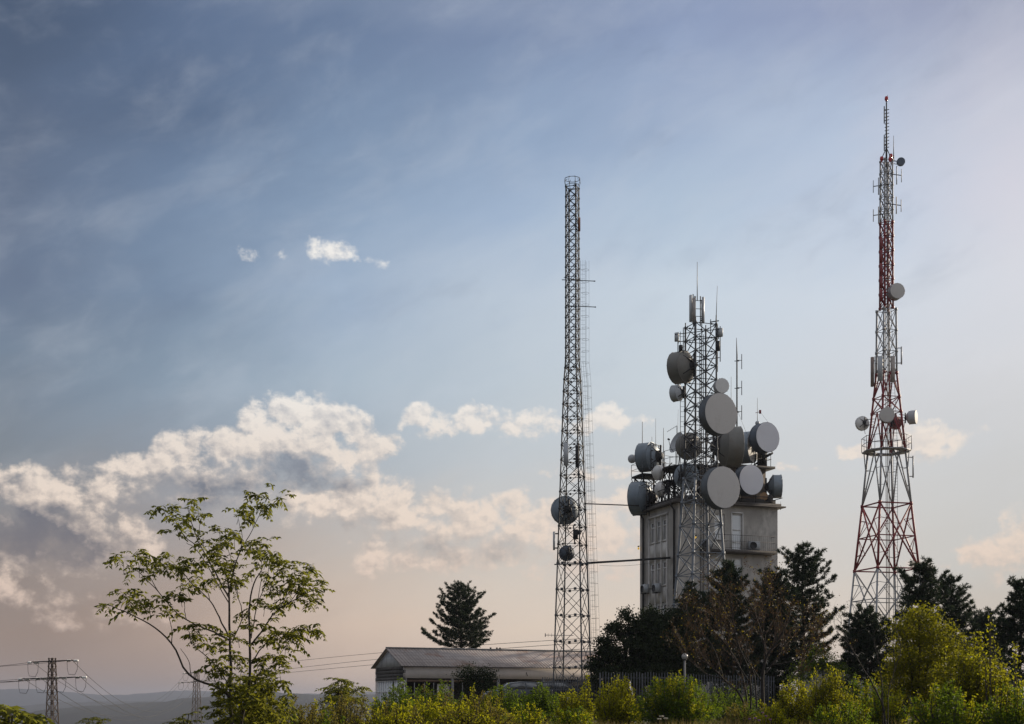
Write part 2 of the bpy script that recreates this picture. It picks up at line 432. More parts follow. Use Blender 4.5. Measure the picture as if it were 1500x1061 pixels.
for y, x0, x1 in ((486, 989, 1056), (497, 993, 1058), (528, 994, 1054)):
    for s_ in (-.7, .5): mb.tube(P(x0, y + 4, 92 + s_), P(x1, y - 4, 92 + s_), .028)
for x, y0, y1, Y in ((1001, 480, 540, 91.3), (1004.5, 482, 520, 92.5), (1055, 478, 530, 91.6), (1051, 475, 545, 92.5), (993, 490, 520, 91.5), (1041, 468, 490, 92)):
    mb.tube(P(x, y0, Y), P(x, y1, Y), .03)
mb.tube(P(1040, 472, 92), P(1053, 470, 92), .04)
mb.build('outrigger_frame', darksteel, tC)
mb = MB().tube(P(1018, 500, 92), P(1018, 434, 92), .06); mb.tube(P(1028, 490, 92), P(1028, 440, 92), .035)
for y in (440, 452, 463, 472): mb.tube(P(1012, y, 92), P(1030, y + 1, 92), .022)
mb.build('pole_mount', darksteel, tC)
MB().tube(P(1021.3, 440, 92), P(1021.3, 384, 92), .035, .018).build('whip', steel, tC)
ladder(tC, [P(1000.5, y, 92.6) for y in (760, 640, 486)], .36, steel)
mb = MB()
for x in (1026, 1028.5, 1031): mb.tube(P(x, 900, 92.3), P(x - 1, 490, 92.3), .03, n=4)
mb.build('feeder_cables', black, tC)

# --- red and white mast
RX, RY, RTH = P(1298.5, 0, 150).x, 150.0, R(-30)
g2 = ground_z(RX, RY)
tR = thing('lattice_mast', 'tallest mast, banded red and white, with a railed platform halfway up', 'mast', (RX, RY, g2))
k_ = 150 / F / math.cos(R(15))
pxw = [(1040, 67), (900, 52), (835, 45.5), (740, 34.5), (661, 26.5), (548, 14.5), (455, 13.6), (452, 9.3), (235, 8.6)]
rprof = sorted((zz(y, 150), w * k_) for y, w in pxw)
sec = lambda nm, ys, m, st, lr, br, pl=0: lattice_section(tR, nm, RX, RY, RTH, levels([zz(y, 150) for y in ys], rprof), lr, br, m, st, pl)
sec('white_base_section', (1045, 925, 835), whitepaint, 'XM', .125, .065)
sec('red_lower_section', (835, 740), redpaint, 'XM', .13, .075)
sec('white_lower_section', (740, 661), whitepaint, 'K', .115, .06)
sec('red_middle_section', (661, 605, 583, 548), redpaint, ['K', 'X', 'K'], .12, .06)
sec('white_middle_section', (548, 516, 485, 455), whitepaint, 'X', .11, .045)
sec('red_upper_section', (452, 431, 410, 389, 368, 347, 327), redpaint, 'X', .11, .055)
sec('white_top_section', (327, 308, 290, 272, 254, 236), whitepaint, 'X', .09, .045)
mb = MB(); zp = zz(661, 150); pr = 35.5 * 150 / F
oc = [(pr * math.cos(2 * PI * k / 8 + PI / 8), pr * math.sin(2 * PI * k / 8 + PI / 8)) for k in range(8)]
ic = [(x * .55, y * .55) for x, y in oc]
for k in range(8):
    a, b, c, d = oc[k], oc[(k + 1) % 8], ic[(k + 1) % 8], ic[k]
    mb.prism([a, b, c, d], zp - .12, zp, lambda u, v, w: Vector((RX + u, RY + v, w)))
for k in range(4):
    a = corner(RX, RY, pr * .93, RTH, k); b = corner(RX, RY, interp(rprof, zp - 2.2), RTH, k)
    mb.tube(a + V3(0, 0, zp - .12), b + V3(0, 0, zp - 2.2), .06)
plat = mb.build('platform', whitepaint, tR)
mb = MB()
for k in range(8):
    a, b = (Vector((RX + q[0], RY + q[1], zp)) for q in (oc[k], oc[(k + 1) % 8]))
    mb.tube(a, a + V3(0, 0, 1.55), .045); mb.tube((a + b) / 2, (a + b) / 2 + V3(0, 0, 1.5), .03)
    for h in (.75, 1.5): mb.tube(a + V3(0, 0, h), b + V3(0, 0, h), .035)
mb.build('railing', whitepaint, plat)
mb = MB().tube(V3(RX, RY, zz(245, 150)), V3(RX, RY, zz(150, 150)), .11, .07, 8)
mb.tube(V3(RX, RY, zz(150, 150)), V3(RX + .12, RY, zz(139, 150)), .035, .02)
for s_ in (-1, 1): mb.tube(V3(RX, RY, zz(217, 150)), V3(RX + s_ * .55, RY, zz(233, 150)), .05)
mb.build('top_pole', darksteel, tR)
ladder(tR, [V3(RX + 1.0, RY, zz(1035, 150)), V3(RX + 1.0, RY, zz(661, 150)), V3(RX + .3, RY, zz(455, 150)), V3(RX + .25, RY, zz(240, 150))], .45, steel)
mb = MB()
for d in (-.16, .02, .18): mb.path([V3(RX + .15 + d, RY - .2, zz(1035, 150)), V3(RX + .05 + d, RY - .2, zz(661, 150)), V3(RX - .05 + d * .7, RY - .1, zz(240, 150))], .042, 5)
mb.build('feeder_cables', mat('grey_feeder', (.09, .085, .08), .7), tR)
for (x, y, dY) in ((1298.5, 144.5, 0), (1291.5, 232.5, -.3), (1305, 228.5, .3), (1304, 233, -.4)):
    q = P(x, y, 150 + dY); b = MB().lathe([(.12, -.32), (.13, -.18), (.2, -.15), (.2, .05), (.15, .2), (.001, .24)], 12, 'z', q)
    b.build('beacon_lamp', redlamp, tR, smooth=True)

# ------------------------------------------------------------------ antennas
def drum(name, label, px, py, Y, dpx, yaw, depth=.35, pitch=0, face=radome, side=shroud, back=.24, hub=.28, anchor=None, group=None, rimw=.02, mount=darksteel, dome=.015):
    """a parabolic antenna with shroud: local -Y is where it looks, root at the centre of its face"""
    c = P(px, py, Y); Rr = dpx / 2 * Y / F; yaw -= math.degrees(math.atan((px - 750) / F)); D = depth * 2 * Rr; B = back * 2 * Rr
    rt = thing(name, label, 'antenna', c, (R(-pitch), 0, R(yaw)), group)
    MB().lathe([(Rr * .97, .03), (Rr, .0), (Rr, D), (Rr * 1.025, D + .002), (Rr * 1.025, D + .05), (Rr * .985, D + .052), (Rr * .9, D + B * .3), (Rr * .66, D + B * .72), (Rr * .34, D + B * .97), (Rr * .2, D + B)], 48).build('shroud', side, rt, smooth=True, local=True)
    MB().lathe([(.001, -dome * 2 * Rr - .012), (Rr * .25, -dome * 1.88 * Rr - .012), (Rr * .5, -dome * 1.5 * Rr - .012), (Rr * .75, -dome * .87 * Rr - .012), (Rr * .9, -dome * .38 * Rr - .012), (Rr * .992, -.012), (Rr * .992, .03)], 56).build('radome', face, rt, smooth=True, local=True)
    rim = MB(); rim.ring((0, .012, 0), Rr * 1.0, Rr * .006 + .006, 'y', 48, 5)
    for k in range(16):
        a = 2 * PI * k / 16; rim.box((Rr * 1.01 * math.cos(a), .03, Rr * 1.01 * math.sin(a)), (.05, .05, .05))
    rim.build('rim', side, rt, local=True)
    if hub:
        h = MB().lathe([(Rr * hub, D + B * .9), (Rr * hub, D + B + .10 * Rr), (Rr * hub * .6, D + B + .12 * Rr), (Rr * hub * .6, D + B + .3 * Rr), (.001, D + B + .3 * Rr)], 20)
        for k in range(4):
            a = PI / 4 + k * PI / 2
            h.tube(V3(Rr * .82 * math.cos(a), D + B * .4, Rr * .82 * math.sin(a)), V3(Rr * .18 * math.cos(a), D + B + .22 * Rr, Rr * .18 * math.sin(a)), .03 + .01 * Rr)
        h.build('hub', mount, rt, local=True)
    mbm = MB(); bk = D + B + .18 * Rr
    mbm.tube(V3(0, bk, -Rr * .75), V3(0, bk, Rr * .75), .055 + .02 * Rr, n=8)
    if anchor is not None:
        Mi = (Matrix.Translation(c) @ rt.rotation_euler.to_matrix().to_4x4()).inverted()
        for s_ in (-.4, .4):
            q = Mi @ (Vector(anchor) + V3(0, 0, s_ * Rr)); mbm.tube(V3(0, bk, s_ * Rr), q, .04)
        mbm.tube(V3(Rr * .9, D, 0), Mi @ Vector(anchor), .025)
    mbm.build('mounting_bracket', mount, rt, local=True)
    if hub and Rr > .5:
        MB().path([(0, bk, -Rr * .1), (.1, bk + .1, -Rr * .6), (.16, bk + .16, -Rr * 1.15), (.1, bk + .22, -Rr * 1.7)], .022 + .008 * Rr, 5).build('feeder_cable', black, rt, local=True)
    return rt
def cleg(k, y, dY=0): return corner(CX, CY, interp(cprof, zz(y, 92)), CTH, k) + V3(0, 0, zz(y, 92))   # 0 right, 1 back, 2 left, 3 near
GB = 'drum antennas on the mast before the block'
drum('drum_antenna', 'big grey front facing drum, upper of the two largest on the squat mast', 1056.5, 606, 89.9, 60, 39, .22, side=deepshroud, anchor=cleg(0, 606), group=GB)
drum('drum_antenna', 'big grey front facing drum at the block roof edge, lower of the two largest', 1060, 714, 89.9, 61, 39, .22, side=deepshroud, anchor=cleg(0, 712), group=GB)
drum('drum_antenna', 'small round white drum antenna just above the big upper drum', 1058, 565, 90.8, 21.5, 22, .35, face=whiteplastic, side=panelgrey, anchor=cleg(0, 566), group=GB)
drum('drum_antenna', 'large drum antenna seen from behind, highest on the squat mast', 989, 540, 92.3, 46, -122, .38, side=brownshroud, anchor=cleg(2, 540), group=GB)
drum('drum_antenna', 'small pale drum seen from behind under the highest large drum', 986, 577, 92.0, 23.5, -118, .4, side=panelgrey, anchor=cleg(2, 577), group=GB)
drum('drum_antenna', 'brownish drum behind the squat mast lattice above the round platform', 1006, 655, 94.5, 38, -150, .25, side=brownshroud, anchor=cleg(2, 655), group=GB)
drum('drum_antenna', 'blue grey drum half hidden behind the squat mast at roof level', 1008, 698, 95.8, 36, 150, .25, side=shroud, anchor=cleg(1, 700), group=GB)
GR = 'drum antennas on the block roof'
UA, UB = Vector((.9437, .3308, 0)), Vector((-.3308, .9437, 0))
B0 = Vector((P(993, 0, 98).x, 98, 0)); ROOF = zz(737, 98)
def BL(a, b, z): return B0 + UA * a + UB * b + V3(0, 0, z)
drum('drum_antenna', 'cool white drum with dark shroud beside the rooftop hut', 1100.8, 703, 98.6, 44, 38, .3, face=coolradome, side=darkshroud, anchor=BL(5.4, 1.3, ROOF + 1.6), group=GR)
cool_ = drum('drum_antenna', 'cool white drum with dark shroud above the rooftop hut', 1124.8, 640.5, 100.2, 43.5, 40, .34, face=coolradome, side=darkshroud, anchor=BL(6.6, 3.0, ROOF + 4.2), group=GR)
drum('drum_antenna', 'largest weathered drum seen from its side and back between the big drums', 1083, 655, 97.3, 59, 104, .36, side=brownshroud, anchor=BL(2.2, 1.2, ROOF + 4.0), group=GR, back=.2, hub=.42)
drum('drum_antenna', 'blue grey drum seen edge on behind the largest weathered drum', 1103, 655, 101.5, 46, 70, .5, side=shroud, anchor=BL(5.0, 3.5, ROOF + 4), group=GR)
drum('drum_antenna', 'small grey drum facing sideways at the far roof corner beyond the hut', 1144, 713, 100.9, 34, 98, .33, side=shroud, anchor=BL(7.6, .8, ROOF + 1.4), group=GR, back=.22)
blue_ = drum('drum_antenna', 'blue drum seen from behind on the small side platform', 939, 671, 103.8, 42, -116, .42, side=shroud, anchor=BL(1.0, 6.0, 19.6), group=GR, hub=.4)
lower_ = drum('drum_antenna', 'grey drum seen from behind at the roof edge under the side platform', 928, 731, 103.6, 49, -112, .34, side=shroud, anchor=BL(1.0, 5.0, ROOF + 1.2), group=GR, hub=.4)
drum('radome_dish', 'small white domed dish just under the side platform', 962, 692.5, 101.6, 21.5, -62, .22, face=whiteplastic, side=whiteplastic, dome=.3, anchor=BL(1.3, 3.6, 19.3), group=GR)
drum('radome_dish', 'small white domed dish with its hub visible, near the roof edge below the other one', 965, 717.5, 101.2, 21.5, -105, .25, face=whiteplastic, side=whiteplastic, dome=.3, anchor=BL(1.3, 3.2, ROOF + 1.6), group=GR, hub=.45)
for d_, nm_ in ((blue_, 42 / 2 * 103.8 / F), (lower_, 49 / 2 * 103.6 / F)):
    fr = MB(); Rr = nm_; y0 = Rr * 1.15
    for x in (-.8, -.4, 0, .4, .8): fr.tube((x * Rr, y0, -Rr * 1.15), (x * Rr, y0, Rr * .85), .035, n=4)
    for z in (-.9, -.3, .3, .8): fr.tube((-Rr * .9, y0 + .04, z * Rr), (Rr * .9, y0 + .04, z * Rr), .03, n=4)
    for x in (-.8, .8): fr.tube((x * Rr, y0, -Rr * 1.1), (x * Rr * .9, y0 - Rr * .9, -Rr * 1.1), .04, n=4); fr.tube((x * Rr, y0, Rr * .7), (x * Rr * .8, y0 - Rr * .5, Rr * .62), .03, n=4)
    fr.build('back_frame', darksteel, d_, local=True)
MB().sphere((0, -.75, 0), .34).tube((0, -.75, 0), (0, 0, 0), .08).build('feed_dome', panelgrey, blue_, smooth=True, local=True)
# open offset satellite dish
rt = thing('satellite_dish', 'thin open grey dish tilted upward beside the squat mast', 'antenna', P(990, 648, 99.5), (R(-20), 0, R(-66)))
Rr = .8
MB().lathe([(.001, .2), (Rr * .5, .15), (Rr * .85, .055), (Rr, 0), (Rr * 1.01, .02), (Rr * .85, .085), (Rr * .5, .18), (.001, .23)], 40).build('reflector', panelgrey, rt, smooth=True, local=True)
MB().path([(0, .1, -.75), (0, -.3, -.55), (0, -.6, -.1)], .02, 5).box((0, -.62, -.05), (.1, .16, .1)).build('feed_arm', darksteel, rt, local=True)
MB().tube((0, .22, 0), (0, .45, -.2), .05).tube((0, .42, .1), (.0, .9, -1.9), .045).build('mounting_pole', darksteel, rt, local=True)
# grey mast antennas
drum('drum_antenna', 'blue grey dish seen from behind through the slim grey mast', 826, 748.5, 101.6, 41, -158, .16, side=shroud, anchor=(LX, LY + .6, zz(748, 100)), group='dishes on the slim grey mast', back=.2)
drum('drum_antenna', 'small dark dish inside the slim grey mast below the blue grey one', 829, 811, 100.6, 22, -160, .2, side=darkshroud, anchor=(LX, LY, zz(811, 100)), group='dishes on the slim grey mast')
# red and white mast antennas
GT = 'drum antennas on the red and white mast'
tx = lambda y: V3(RX, RY, zz(y, 150))
drum('drum_antenna', 'pale drum on the upper red section, largest on the red and white mast', 1315, 426, 149, 22.5, 25, .5, face=radome, side=panelgrey, anchor=tx(428) + V3(.4, 0, 0), group=GT)
drum('drum_antenna', 'small dark round dish at the top of the red and white mast', 1320, 236.5, 149.6, 11.5, 12, .3, face=darkshroud, side=darkshroud, anchor=tx(237) + V3(.5, 0, 0), group=GT)
drum('drum_antenna', 'round grey drum facing forward above the mast platform', 1299.5, 607.5, 147.8, 21.5, 5, .4, face=radome, side=panelgrey, anchor=tx(607) + V3(0, -.8, 0), group=GT)
drum('drum_antenna', 'white dish seen from behind on an arm beside the platform of the banded mast', 1261.5, 621, 149.8, 20.5, -148, .2, side=whiteplastic, anchor=tx(618) + V3(-1.3, 0, 0), group=GT, back=.2)
drum('drum_antenna', 'drum facing outward on the arm opposite the white dish', 1342, 611, 149.8, 20, 78, .45, side=panelgrey, face=radome, anchor=tx(611) + V3(1.4, 0, 0), group=GT)
drum('drum_antenna', 'reddish drum seen from behind among the red braces over the platform', 1314, 620, 151, 18.5, 140, .3, side=mat('faded_red_shroud', (.24, .09, .085), .6), anchor=tx(620) + V3(.5, 0, 0), group=GT)

def panel_antenna(label, px, py, Y, wpx, hpx, yaw=0, m=panelgrey, anchor=None, deep=.12, cat='antenna', name='panel_antenna', group=None):
    c = P(px, py, Y); w, h = wpx * Y / F, hpx * Y / F; yaw -= math.degrees(math.atan((px - 750) / F))
    rt = thing(name, label, cat, c - V3(0, 0, h / 2), (0, 0, R(yaw)), group)
    b = MB(); e = min(w, deep) * .28
    ol = [(-w / 2 + e, 0), (w / 2 - e, 0), (w / 2, e), (w / 2, deep), (-w / 2, deep), (-w / 2, e)]
    b.prism(ol, 0, h, lambda u, v, d: Vector((u, v - deep / 2, d)))
    b.build('panel_body', m, rt, local=True)
    k = MB()
    for z in (h * .12, h * .88): k.box((0, deep / 2 + .07, z), (.09, .14, .07))
    k.tube((0, deep / 2 + .16, -.1), (0, deep / 2 + .16, h + .1), .035, n=6)
    if anchor is not None:
        Mi = (Matrix.Translation(rt.location) @ rt.rotation_euler.to_matrix().to_4x4()).inverted()
        for z in (h * .2, h * .8):
            q = Mi @ Vector(anchor); q.z = z; k.tube((0, deep / 2 + .16, z), q, .028)
    k.build('mounting_bracket', darksteel, rt, local=True)
    for x in (-.25, .25): pass
    return rt
panel_antenna('grey panel antenna on the slim mast above its blue grey dish, light one', 829, 665.5, 99.2, 7, 33, -5, anchor=(LX, LY, 0), group='panels on the slim mast')
panel_antenna('dark panel antenna inside the slim mast beside the light panel', 846, 669, 99.6, 6, 32, 35, m=darksteel, anchor=(LX, LY, 0), group='panels on the slim mast')
GP = 'panels on the top pole of the squat mast'
pa = P(1018, 440, 92)
panel_antenna('dark panel antenna on the outer side of the squat mast top pole', 1011.6, 452, 91.7, 4.6, 39, -50, m=panelgrey, anchor=pa, group=GP)
panel_antenna('panel antenna facing forward, middle one on the squat mast top pole', 1016.6, 456, 91.5, 4.6, 38, 10, m=mat('tan_panel', (.30, .27, .25), .6), anchor=pa, group=GP)
panel_antenna('narrow panel antenna edge on, facing right on the squat mast top pole', 1030.3, 454.5, 91.9, 4.4, 38, 62, m=panelgrey, anchor=P(1028, 450, 92), group=GP)
GX = 'small boxes on the squat mast outriggers'
panel_antenna('pale box antenna at the end of the outrigger above the highest drum', 991, 494, 91.4, 5.6, 12.5, -25, m=panelgrey, deep=.2, anchor=P(996, 494, 91.8), name='box_antenna', group=GX)
panel_antenna('dark radio unit below the pale box on the outrigger', 997, 511, 91.5, 5.4, 10, -10, m=darksteel, deep=.2, anchor=P(1001, 511, 91.8), name='radio_unit', group=GX)
panel_antenna('pale box antenna on the outrigger beside the leaning whip', 1055.5, 487, 91.4, 7, 12, 30, m=panelgrey, deep=.2, anchor=P(1051, 487, 91.8), name='box_antenna', group=GX)
panel_antenna('dark radio unit under the box antenna beside the leaning whip', 1051.8, 507, 91.4, 5, 14, 20, m=darksteel, deep=.22, anchor=P(1050, 507, 92), name='radio_unit', group=GX)
GM = 'panels on the white middle section of the banded mast'
panel_antenna('tall slim brownish panel standing off the white middle section of the banded mast', 1277.6, 545, 149.6, 4.5, 43, -65, m=mat('brown_panel', (.22, .165, .14), .6), anchor=tx(545) + V3(-.9, 0, 0), deep=.3, group=GM)
panel_antenna('wide pale panel on the front of the white middle section of the banded mast', 1289.4, 540, 148.7, 7.5, 36, -12, m=panelgrey, anchor=tx(540) + V3(-.5, 0, 0), deep=.25, group=GM)
panel_antenna('tan panel among the legs of the white middle section of the banded mast', 1308, 541, 149.2, 6, 38, 30, m=mat('tan_fibre', (.34, .30, .27), .6), anchor=tx(540) + V3(.5, 0, 0), deep=.25, group=GM)
for i, y in enumerate((357, 376, 395, 414, 433)):
    panel_antenna('dark red panel antenna, %s in the column on the upper red section' % ('topmost', 'second from top', 'middle one', 'second from bottom', 'lowest')[i], 1290.3, y, 149.2, 4.4, 17.5, -20, m=redpaint, anchor=tx(y), deep=.3, group='red panels on the upper red section')
def dipole(label, px, py, Y, hpx, arm, side, group=None, m=whitepaint, n=2, rr=.06):
    """upright dipole rods on a stand-off arm"""
    c = P(px, py, Y); h = hpx * Y / F
    rt = thing('dipole_antenna', label, 'antenna', c, (0, 0, 0), group)
    MB().tube((0, 0, -h / 2), (0, 0, h / 2), rr, n=6).build('radiator_rod', m, rt, local=True)
    if n > 1:
        MB().tube((side * .55, .1, -h * .36), (side * .55, .1, h * .36), rr * .7, n=6).build('reflector_rod', m, rt, local=True)
    MB().tube((side * (.55 if n > 1 else 0), .05, 0), (-side * arm, .1, -side * .0 + .25), .05).build('arm', darksteel, rt, local=True)
    return rt
GD = 'white dipoles near the top of the banded mast'
tanrod = mat('tan_rod', (.42, .36, .31), .55)
dipole('upper dipole pair with dark rods on the far arm of the white top section', 1287, 273, 149.5, 25, 1.2, -1, GD, m=panelgrey)
dipole('lower pale dipole pair on the arm just above the red section', 1287, 315.5, 149.5, 25, 1.2, -1, GD, m=tanrod)
dipole('upper dipole pair beneath the small dark top dish', 1313.5, 257, 149.5, 27, 1.2, 1, GD, m=panelgrey)
dipole('lower pale dipole pair opposite, on the sunny side of the white top section', 1313, 301, 149.5, 25, 1.2, 1, GD, m=tanrod)
def loop_antenna(label, px0, px1, py0, py1, Y, side):
    c = P(px0, (py0 + py1) / 2, Y); rt = thing('folded_dipole', label, 'antenna', c)
    a, b, d, e = P(px0, py0, Y) - c, P(px1, py0, Y) - c, P(px1, py1, Y) - c, P(px0, py1, Y) - c
    MB().tube(b + V3(0, 0, .15), d - V3(0, 0, .15), .085, n=6).build('radiator_rod', panelgrey, rt, local=True)
    MB().tube(a, b, .05).tube(e, d, .05).build('arm', darksteel, rt, local=True)
loop_antenna('grey bracketed rod antenna on the sunny side of the white middle section', 1311, 1320.5, 510, 532, 150, 1)
loop_antenna('grey bracketed rod antenna hanging below the banded mast platform', 1329, 1337.5, 670, 698, 150, 1)
loop_antenna('grey bracketed rod antenna on the slim grey mast below its blue grey dish', 818, 811.5, 782, 803, 99.6, -1)
# yagi rods on the top pole of the banded mast
rt = thing('rod_array', 'ladder like array of short rods on the top pole of the banded mast', 'antenna', tx(230))
mb = MB(); 
for y0, y1 in ((156, 181), (198, 221)): mb.tube(P(1295.3, y0, 149.8), P(1295.3, y1, 149.8), .06)
for y in (161, 172, 202, 213): mb.tube(P(1295.3, y, 149.8), P(1300, y, 150), .045)
mb.build('radiator_rod', darksteel, rt)
mb = MB()
for i in range(12): mb.tube(P(1296, 162 + i * 5, 150), P(1302.3, 160.5 + i * 5, 150), .045)
mb.build('cross_rods', darksteel, rt)
def whip(label, px, y0, y1, Y, r=.035, lean=0, group='thin whip antennas'):
    rt = thing('whip_antenna', label, 'antenna', P(px, y1, Y), group=group)
    a, b = P(px, y1, Y), P(px + lean, y0, Y); c = a.lerp(b, .22)
    MB().tube(a, c, r * 1.5, n=6).build('base_pole', darksteel, rt)
    MB().tube(c, b, r, r * .5, n=6).build('rod', steel, rt)
whip('thin whip antenna beside the small dark dish at the banded mast top', 1309, 199, 236, 149.8, .05)
whip('thin leaning whip antenna on the squat mast outrigger', 1048.8, 419, 474, 92, .025, 2)
whip('thickest of the four whips rising behind the blue drum on the side platform', 941, 618, 694, 103.6, .04)
whip('tallest thin whip rising behind the blue drum on the side platform', 960.5, 613, 694, 104.3, .022)
whip('shortest of the four whips behind the blue drum on the side platform', 955, 640, 694, 104.3, .03)
whip('whip between the blue drum and the thin open dish', 972, 627, 694, 103.9, .038)
whip('very thin whip standing by the thin open dish', 991.5, 600, 680, 101, .016, 2)
whip('thin whip beside the tall dipole pole behind the big upper drum', 1071, 552, 645, 99.5, .025)
whip('short pale whip at the far roof corner', 1143.5, 735, 747, 100.8, .02)
# roof pole with three stacked dipoles
rt = thing('dipole_pole', 'tall dark pole with three stacked side rods rising behind the big drums', 'antenna', P(1079.5, 690, 99))
MB().path([P(1079.5, 690, 99), P(1079.5, 520, 99), P(1078.8, 495, 99)], [.06, .05, .015], 6).build('pole', darksteel, rt)
for y0, y1, ya in ((519, 541, 528), (558, 579, 568), (594, 615, 603)):
    r_ = MB().tube(P(1086.5, y0, 99), P(1086.5, y1, 99), .028).build('side_rod', darksteel, rt)
    MB().tube(P(1079.5, ya, 99), P(1086.5, ya, 99), .022).tube(P(1076, ya + 1, 99), P(1083, ya + 1, 99), .03).build('arm', darksteel, r_)
mb = MB().tube(P(1079.5, 600, 99), P(1094, 636, 99.5), .008, n=4); mb.build('guy_wire', wire, rt)
rt = thing('weather_mast', 'small mast with a wind vane above the cool white upper drum', 'instrument', P(1109.5, 620, 101))
MB().tube(P(1109.5, 640, 101), P(1109.5, 583, 101), .035, .012, 6).build('pole', steel, rt)
mb = MB().tube(P(1106.5, 605, 101), P(1114.5, 603, 101), .02); mb.box(P(1113.5, 603.5, 101), (.16, .02, .28)); mb.build('wind_vane', redpaint, rt)
MB().sphere(P(1109.5, 620, 101), .17).build('housing', panelgrey, rt, smooth=True)
MB().tube(P(1112, 602, 101), P(1128, 622, 101), .008, n=4).build('guy_wire', wire, rt)
rt = thing('yagi_antenna', 'thin horizontal comb antenna next to the thin open dish', 'antenna', P(984, 633, 100.5))
a, b = P(977.5, 632.5, 100.5), P(991.5, 624, 100.5)
MB().tube(a, b, .014).build('boom', steel, rt)
mb = MB()
for i in range(7):
    q = a.lerp(b, i / 6); mb.tube(q - V3(.05, .25, .0), q + V3(.05, .25, 0), .01, n=4)
mb.build('cross_rods', steel, rt)
MB().tube(b, P(991.5, 680, 100.5), .025).build('pole', darksteel, rt)
rt = thing('yagi_antenna', 'thin comb antenna sticking out low on the slim grey mast', 'antenna', P(815, 931, 99))
a, b = P(798.5, 930.5, 99), P(840, 931, 99)
MB().tube(a, b, .022).build('boom', steel, rt)
MB().box(P(798.8, 930.5, 99), (.06, .06, .25)).tube(P(803, 928, 99), P(803, 933, 99), .012).tube(P(808, 928, 99), P(808, 933, 99), .012).build('cross_rods', steel, rt)
rt = thing('radio_unit', 'dark bundle of feed equipment inside the slim mast between its dishes', 'equipment', P(844, 783, 100))
mb = MB().box(P(843, 783, 99.8), (.35, .3, .7)); mb.box(P(848, 780, 99.9), (.3, .25, .3)); mb.build('case', darksteel, rt)
MB().tube(P(840, 770, 99.8), P(842, 797, 99.8), .05).build('bracket', steel, rt)
rt = thing('equipment_box', 'rust orange box high on the sunny side of the slim mast', 'equipment', P(848.8, 333, 99.7))
MB().box(P(848.8, 329, 99.7), (.13, .2, .95)).build('case', mat('rusty_orange', (.34, .15, .08), .7), rt)
MB().tube(P(847, 320, 99.8), P(847, 339, 99.8), .03).build('bracket', darksteel, rt)

# ------------------------------------------------------------------ concrete block
def a_of(px, b=0.0):
    k = (px - 750) / F; p = B0 + UB * b
    return (k * p.y - p.x) / (UA.x - k * UA.y)
def b_of(px):
    k = (px - 750) / F
    return (k * B0.y - B0.x) / (UB.x - k * UB.y)
def fz(px, py): return zz(py, (B0 + UA * a_of(px)).y)
def lz_(px, py): return zz(py, (B0 + UB * b_of(px)).y)
AW, BW = a_of(1139), b_of(937.5)
gB = ground_z(B0.x, B0.y) - .3
blk = thing('concrete_block', 'stained concrete block with flat roof overhang, tall narrow windows and a balcony', 'building', B0 + UA * AW / 2 + UB * BW / 2 + V3(0, 0, gB))
def wall_grid(frame, w, z0, z1, holes, depth=.2):
    """a wall sheet with true openings and reveals: frame(u, z, d) -> point"""
    us = sorted({0, w, *[h[0] for h in holes], *[h[1] for h in holes]}); zs = sorted({z0, z1, *[h[2] for h in holes], *[h[3] for h in holes]})
    mb = MB()
    for u0, u1 in zip(us, us[1:]):
        for a, b in zip(zs, zs[1:]):
            cu, cz = (u0 + u1) / 2, (a + b) / 2
            if any(h[0] < cu < h[1] and h[2] < cz < h[3] for h in holes): continue
            mb.add([frame(u0, a, 0), frame(u1, a, 0), frame(u1, b, 0), frame(u0, b, 0)], [(0, 1, 2, 3)])
    for h in holes:
        q = [(h[0], h[2]), (h[1], h[2]), (h[1], h[3]), (h[0], h[3])]
        for (a, b), (c, d) in zip(q, q[1:] + q[:1]):
            mb.add([frame(a, b, 0), frame(c, d, 0), frame(c, d, depth), frame(a, b, depth)], [(0, 3, 2, 1)])
    return mb
FR = lambda u, z, d: B0 + UA * u + UB * d + V3(0, 0, z)
FL = lambda u, z, d: B0 + UB * u + UA * d + V3(0, 0, z)
fwin = [(1046.5, 1061.5, 752.5, 790, 'W'), (1072, 1087.2, 752.5, 806, 'D'), (1072, 1087.2, 817.5, 852, 'W'), (1046.5, 1061.5, 820, 858, 'W'), (1072, 1087.2, 880, 915, 'W'), (1046.5, 1061.5, 880, 915, 'W')]
fh = [(a_of(x0), a_of(x1), fz(x0, y1), fz(x0, y0), k) for x0, x1, y0, y1, k in fwin]
# left face: three columns of tall windows
cols = [(952.9, 959.9), (961.8, 968.6), (970.4, 977.1)]
lrow = [(14.75, 12.35), (10.1, 7.4), (5.3, 2.9)]
zt_, zb_ = lz_(965, 763), lz_(965, 794)
lrow = [(zt_, zb_), (lz_(965, 824), lz_(965, 859)), (lz_(965, 886), lz_(965, 918))]
lh = [(b_of(x1), b_of(x0), z1, z0, 'N') for x0, x1 in cols for z0, z1 in lrow]
mb = wall_grid(FR, AW, gB, ROOF, [h[:4] for h in fh])
m2 = wall_grid(FL, BW, gB, ROOF, [h[:4] for h in lh], .16)
mb.add(m2.v, m2.f)
for q in ([BL(AW, 0, gB), BL(AW, BW, gB), BL(AW, BW, ROOF), BL(AW, 0, ROOF)], [BL(0, BW, gB), BL(0, BW, ROOF), BL(AW, BW, ROOF), BL(AW, BW, gB)], [BL(0, 0, ROOF - .01), BL(AW, 0, ROOF - .01), BL(AW, BW, ROOF - .01), BL(0, BW, ROOF - .01)]):
    mb.add(q, [(0, 1, 2, 3)])
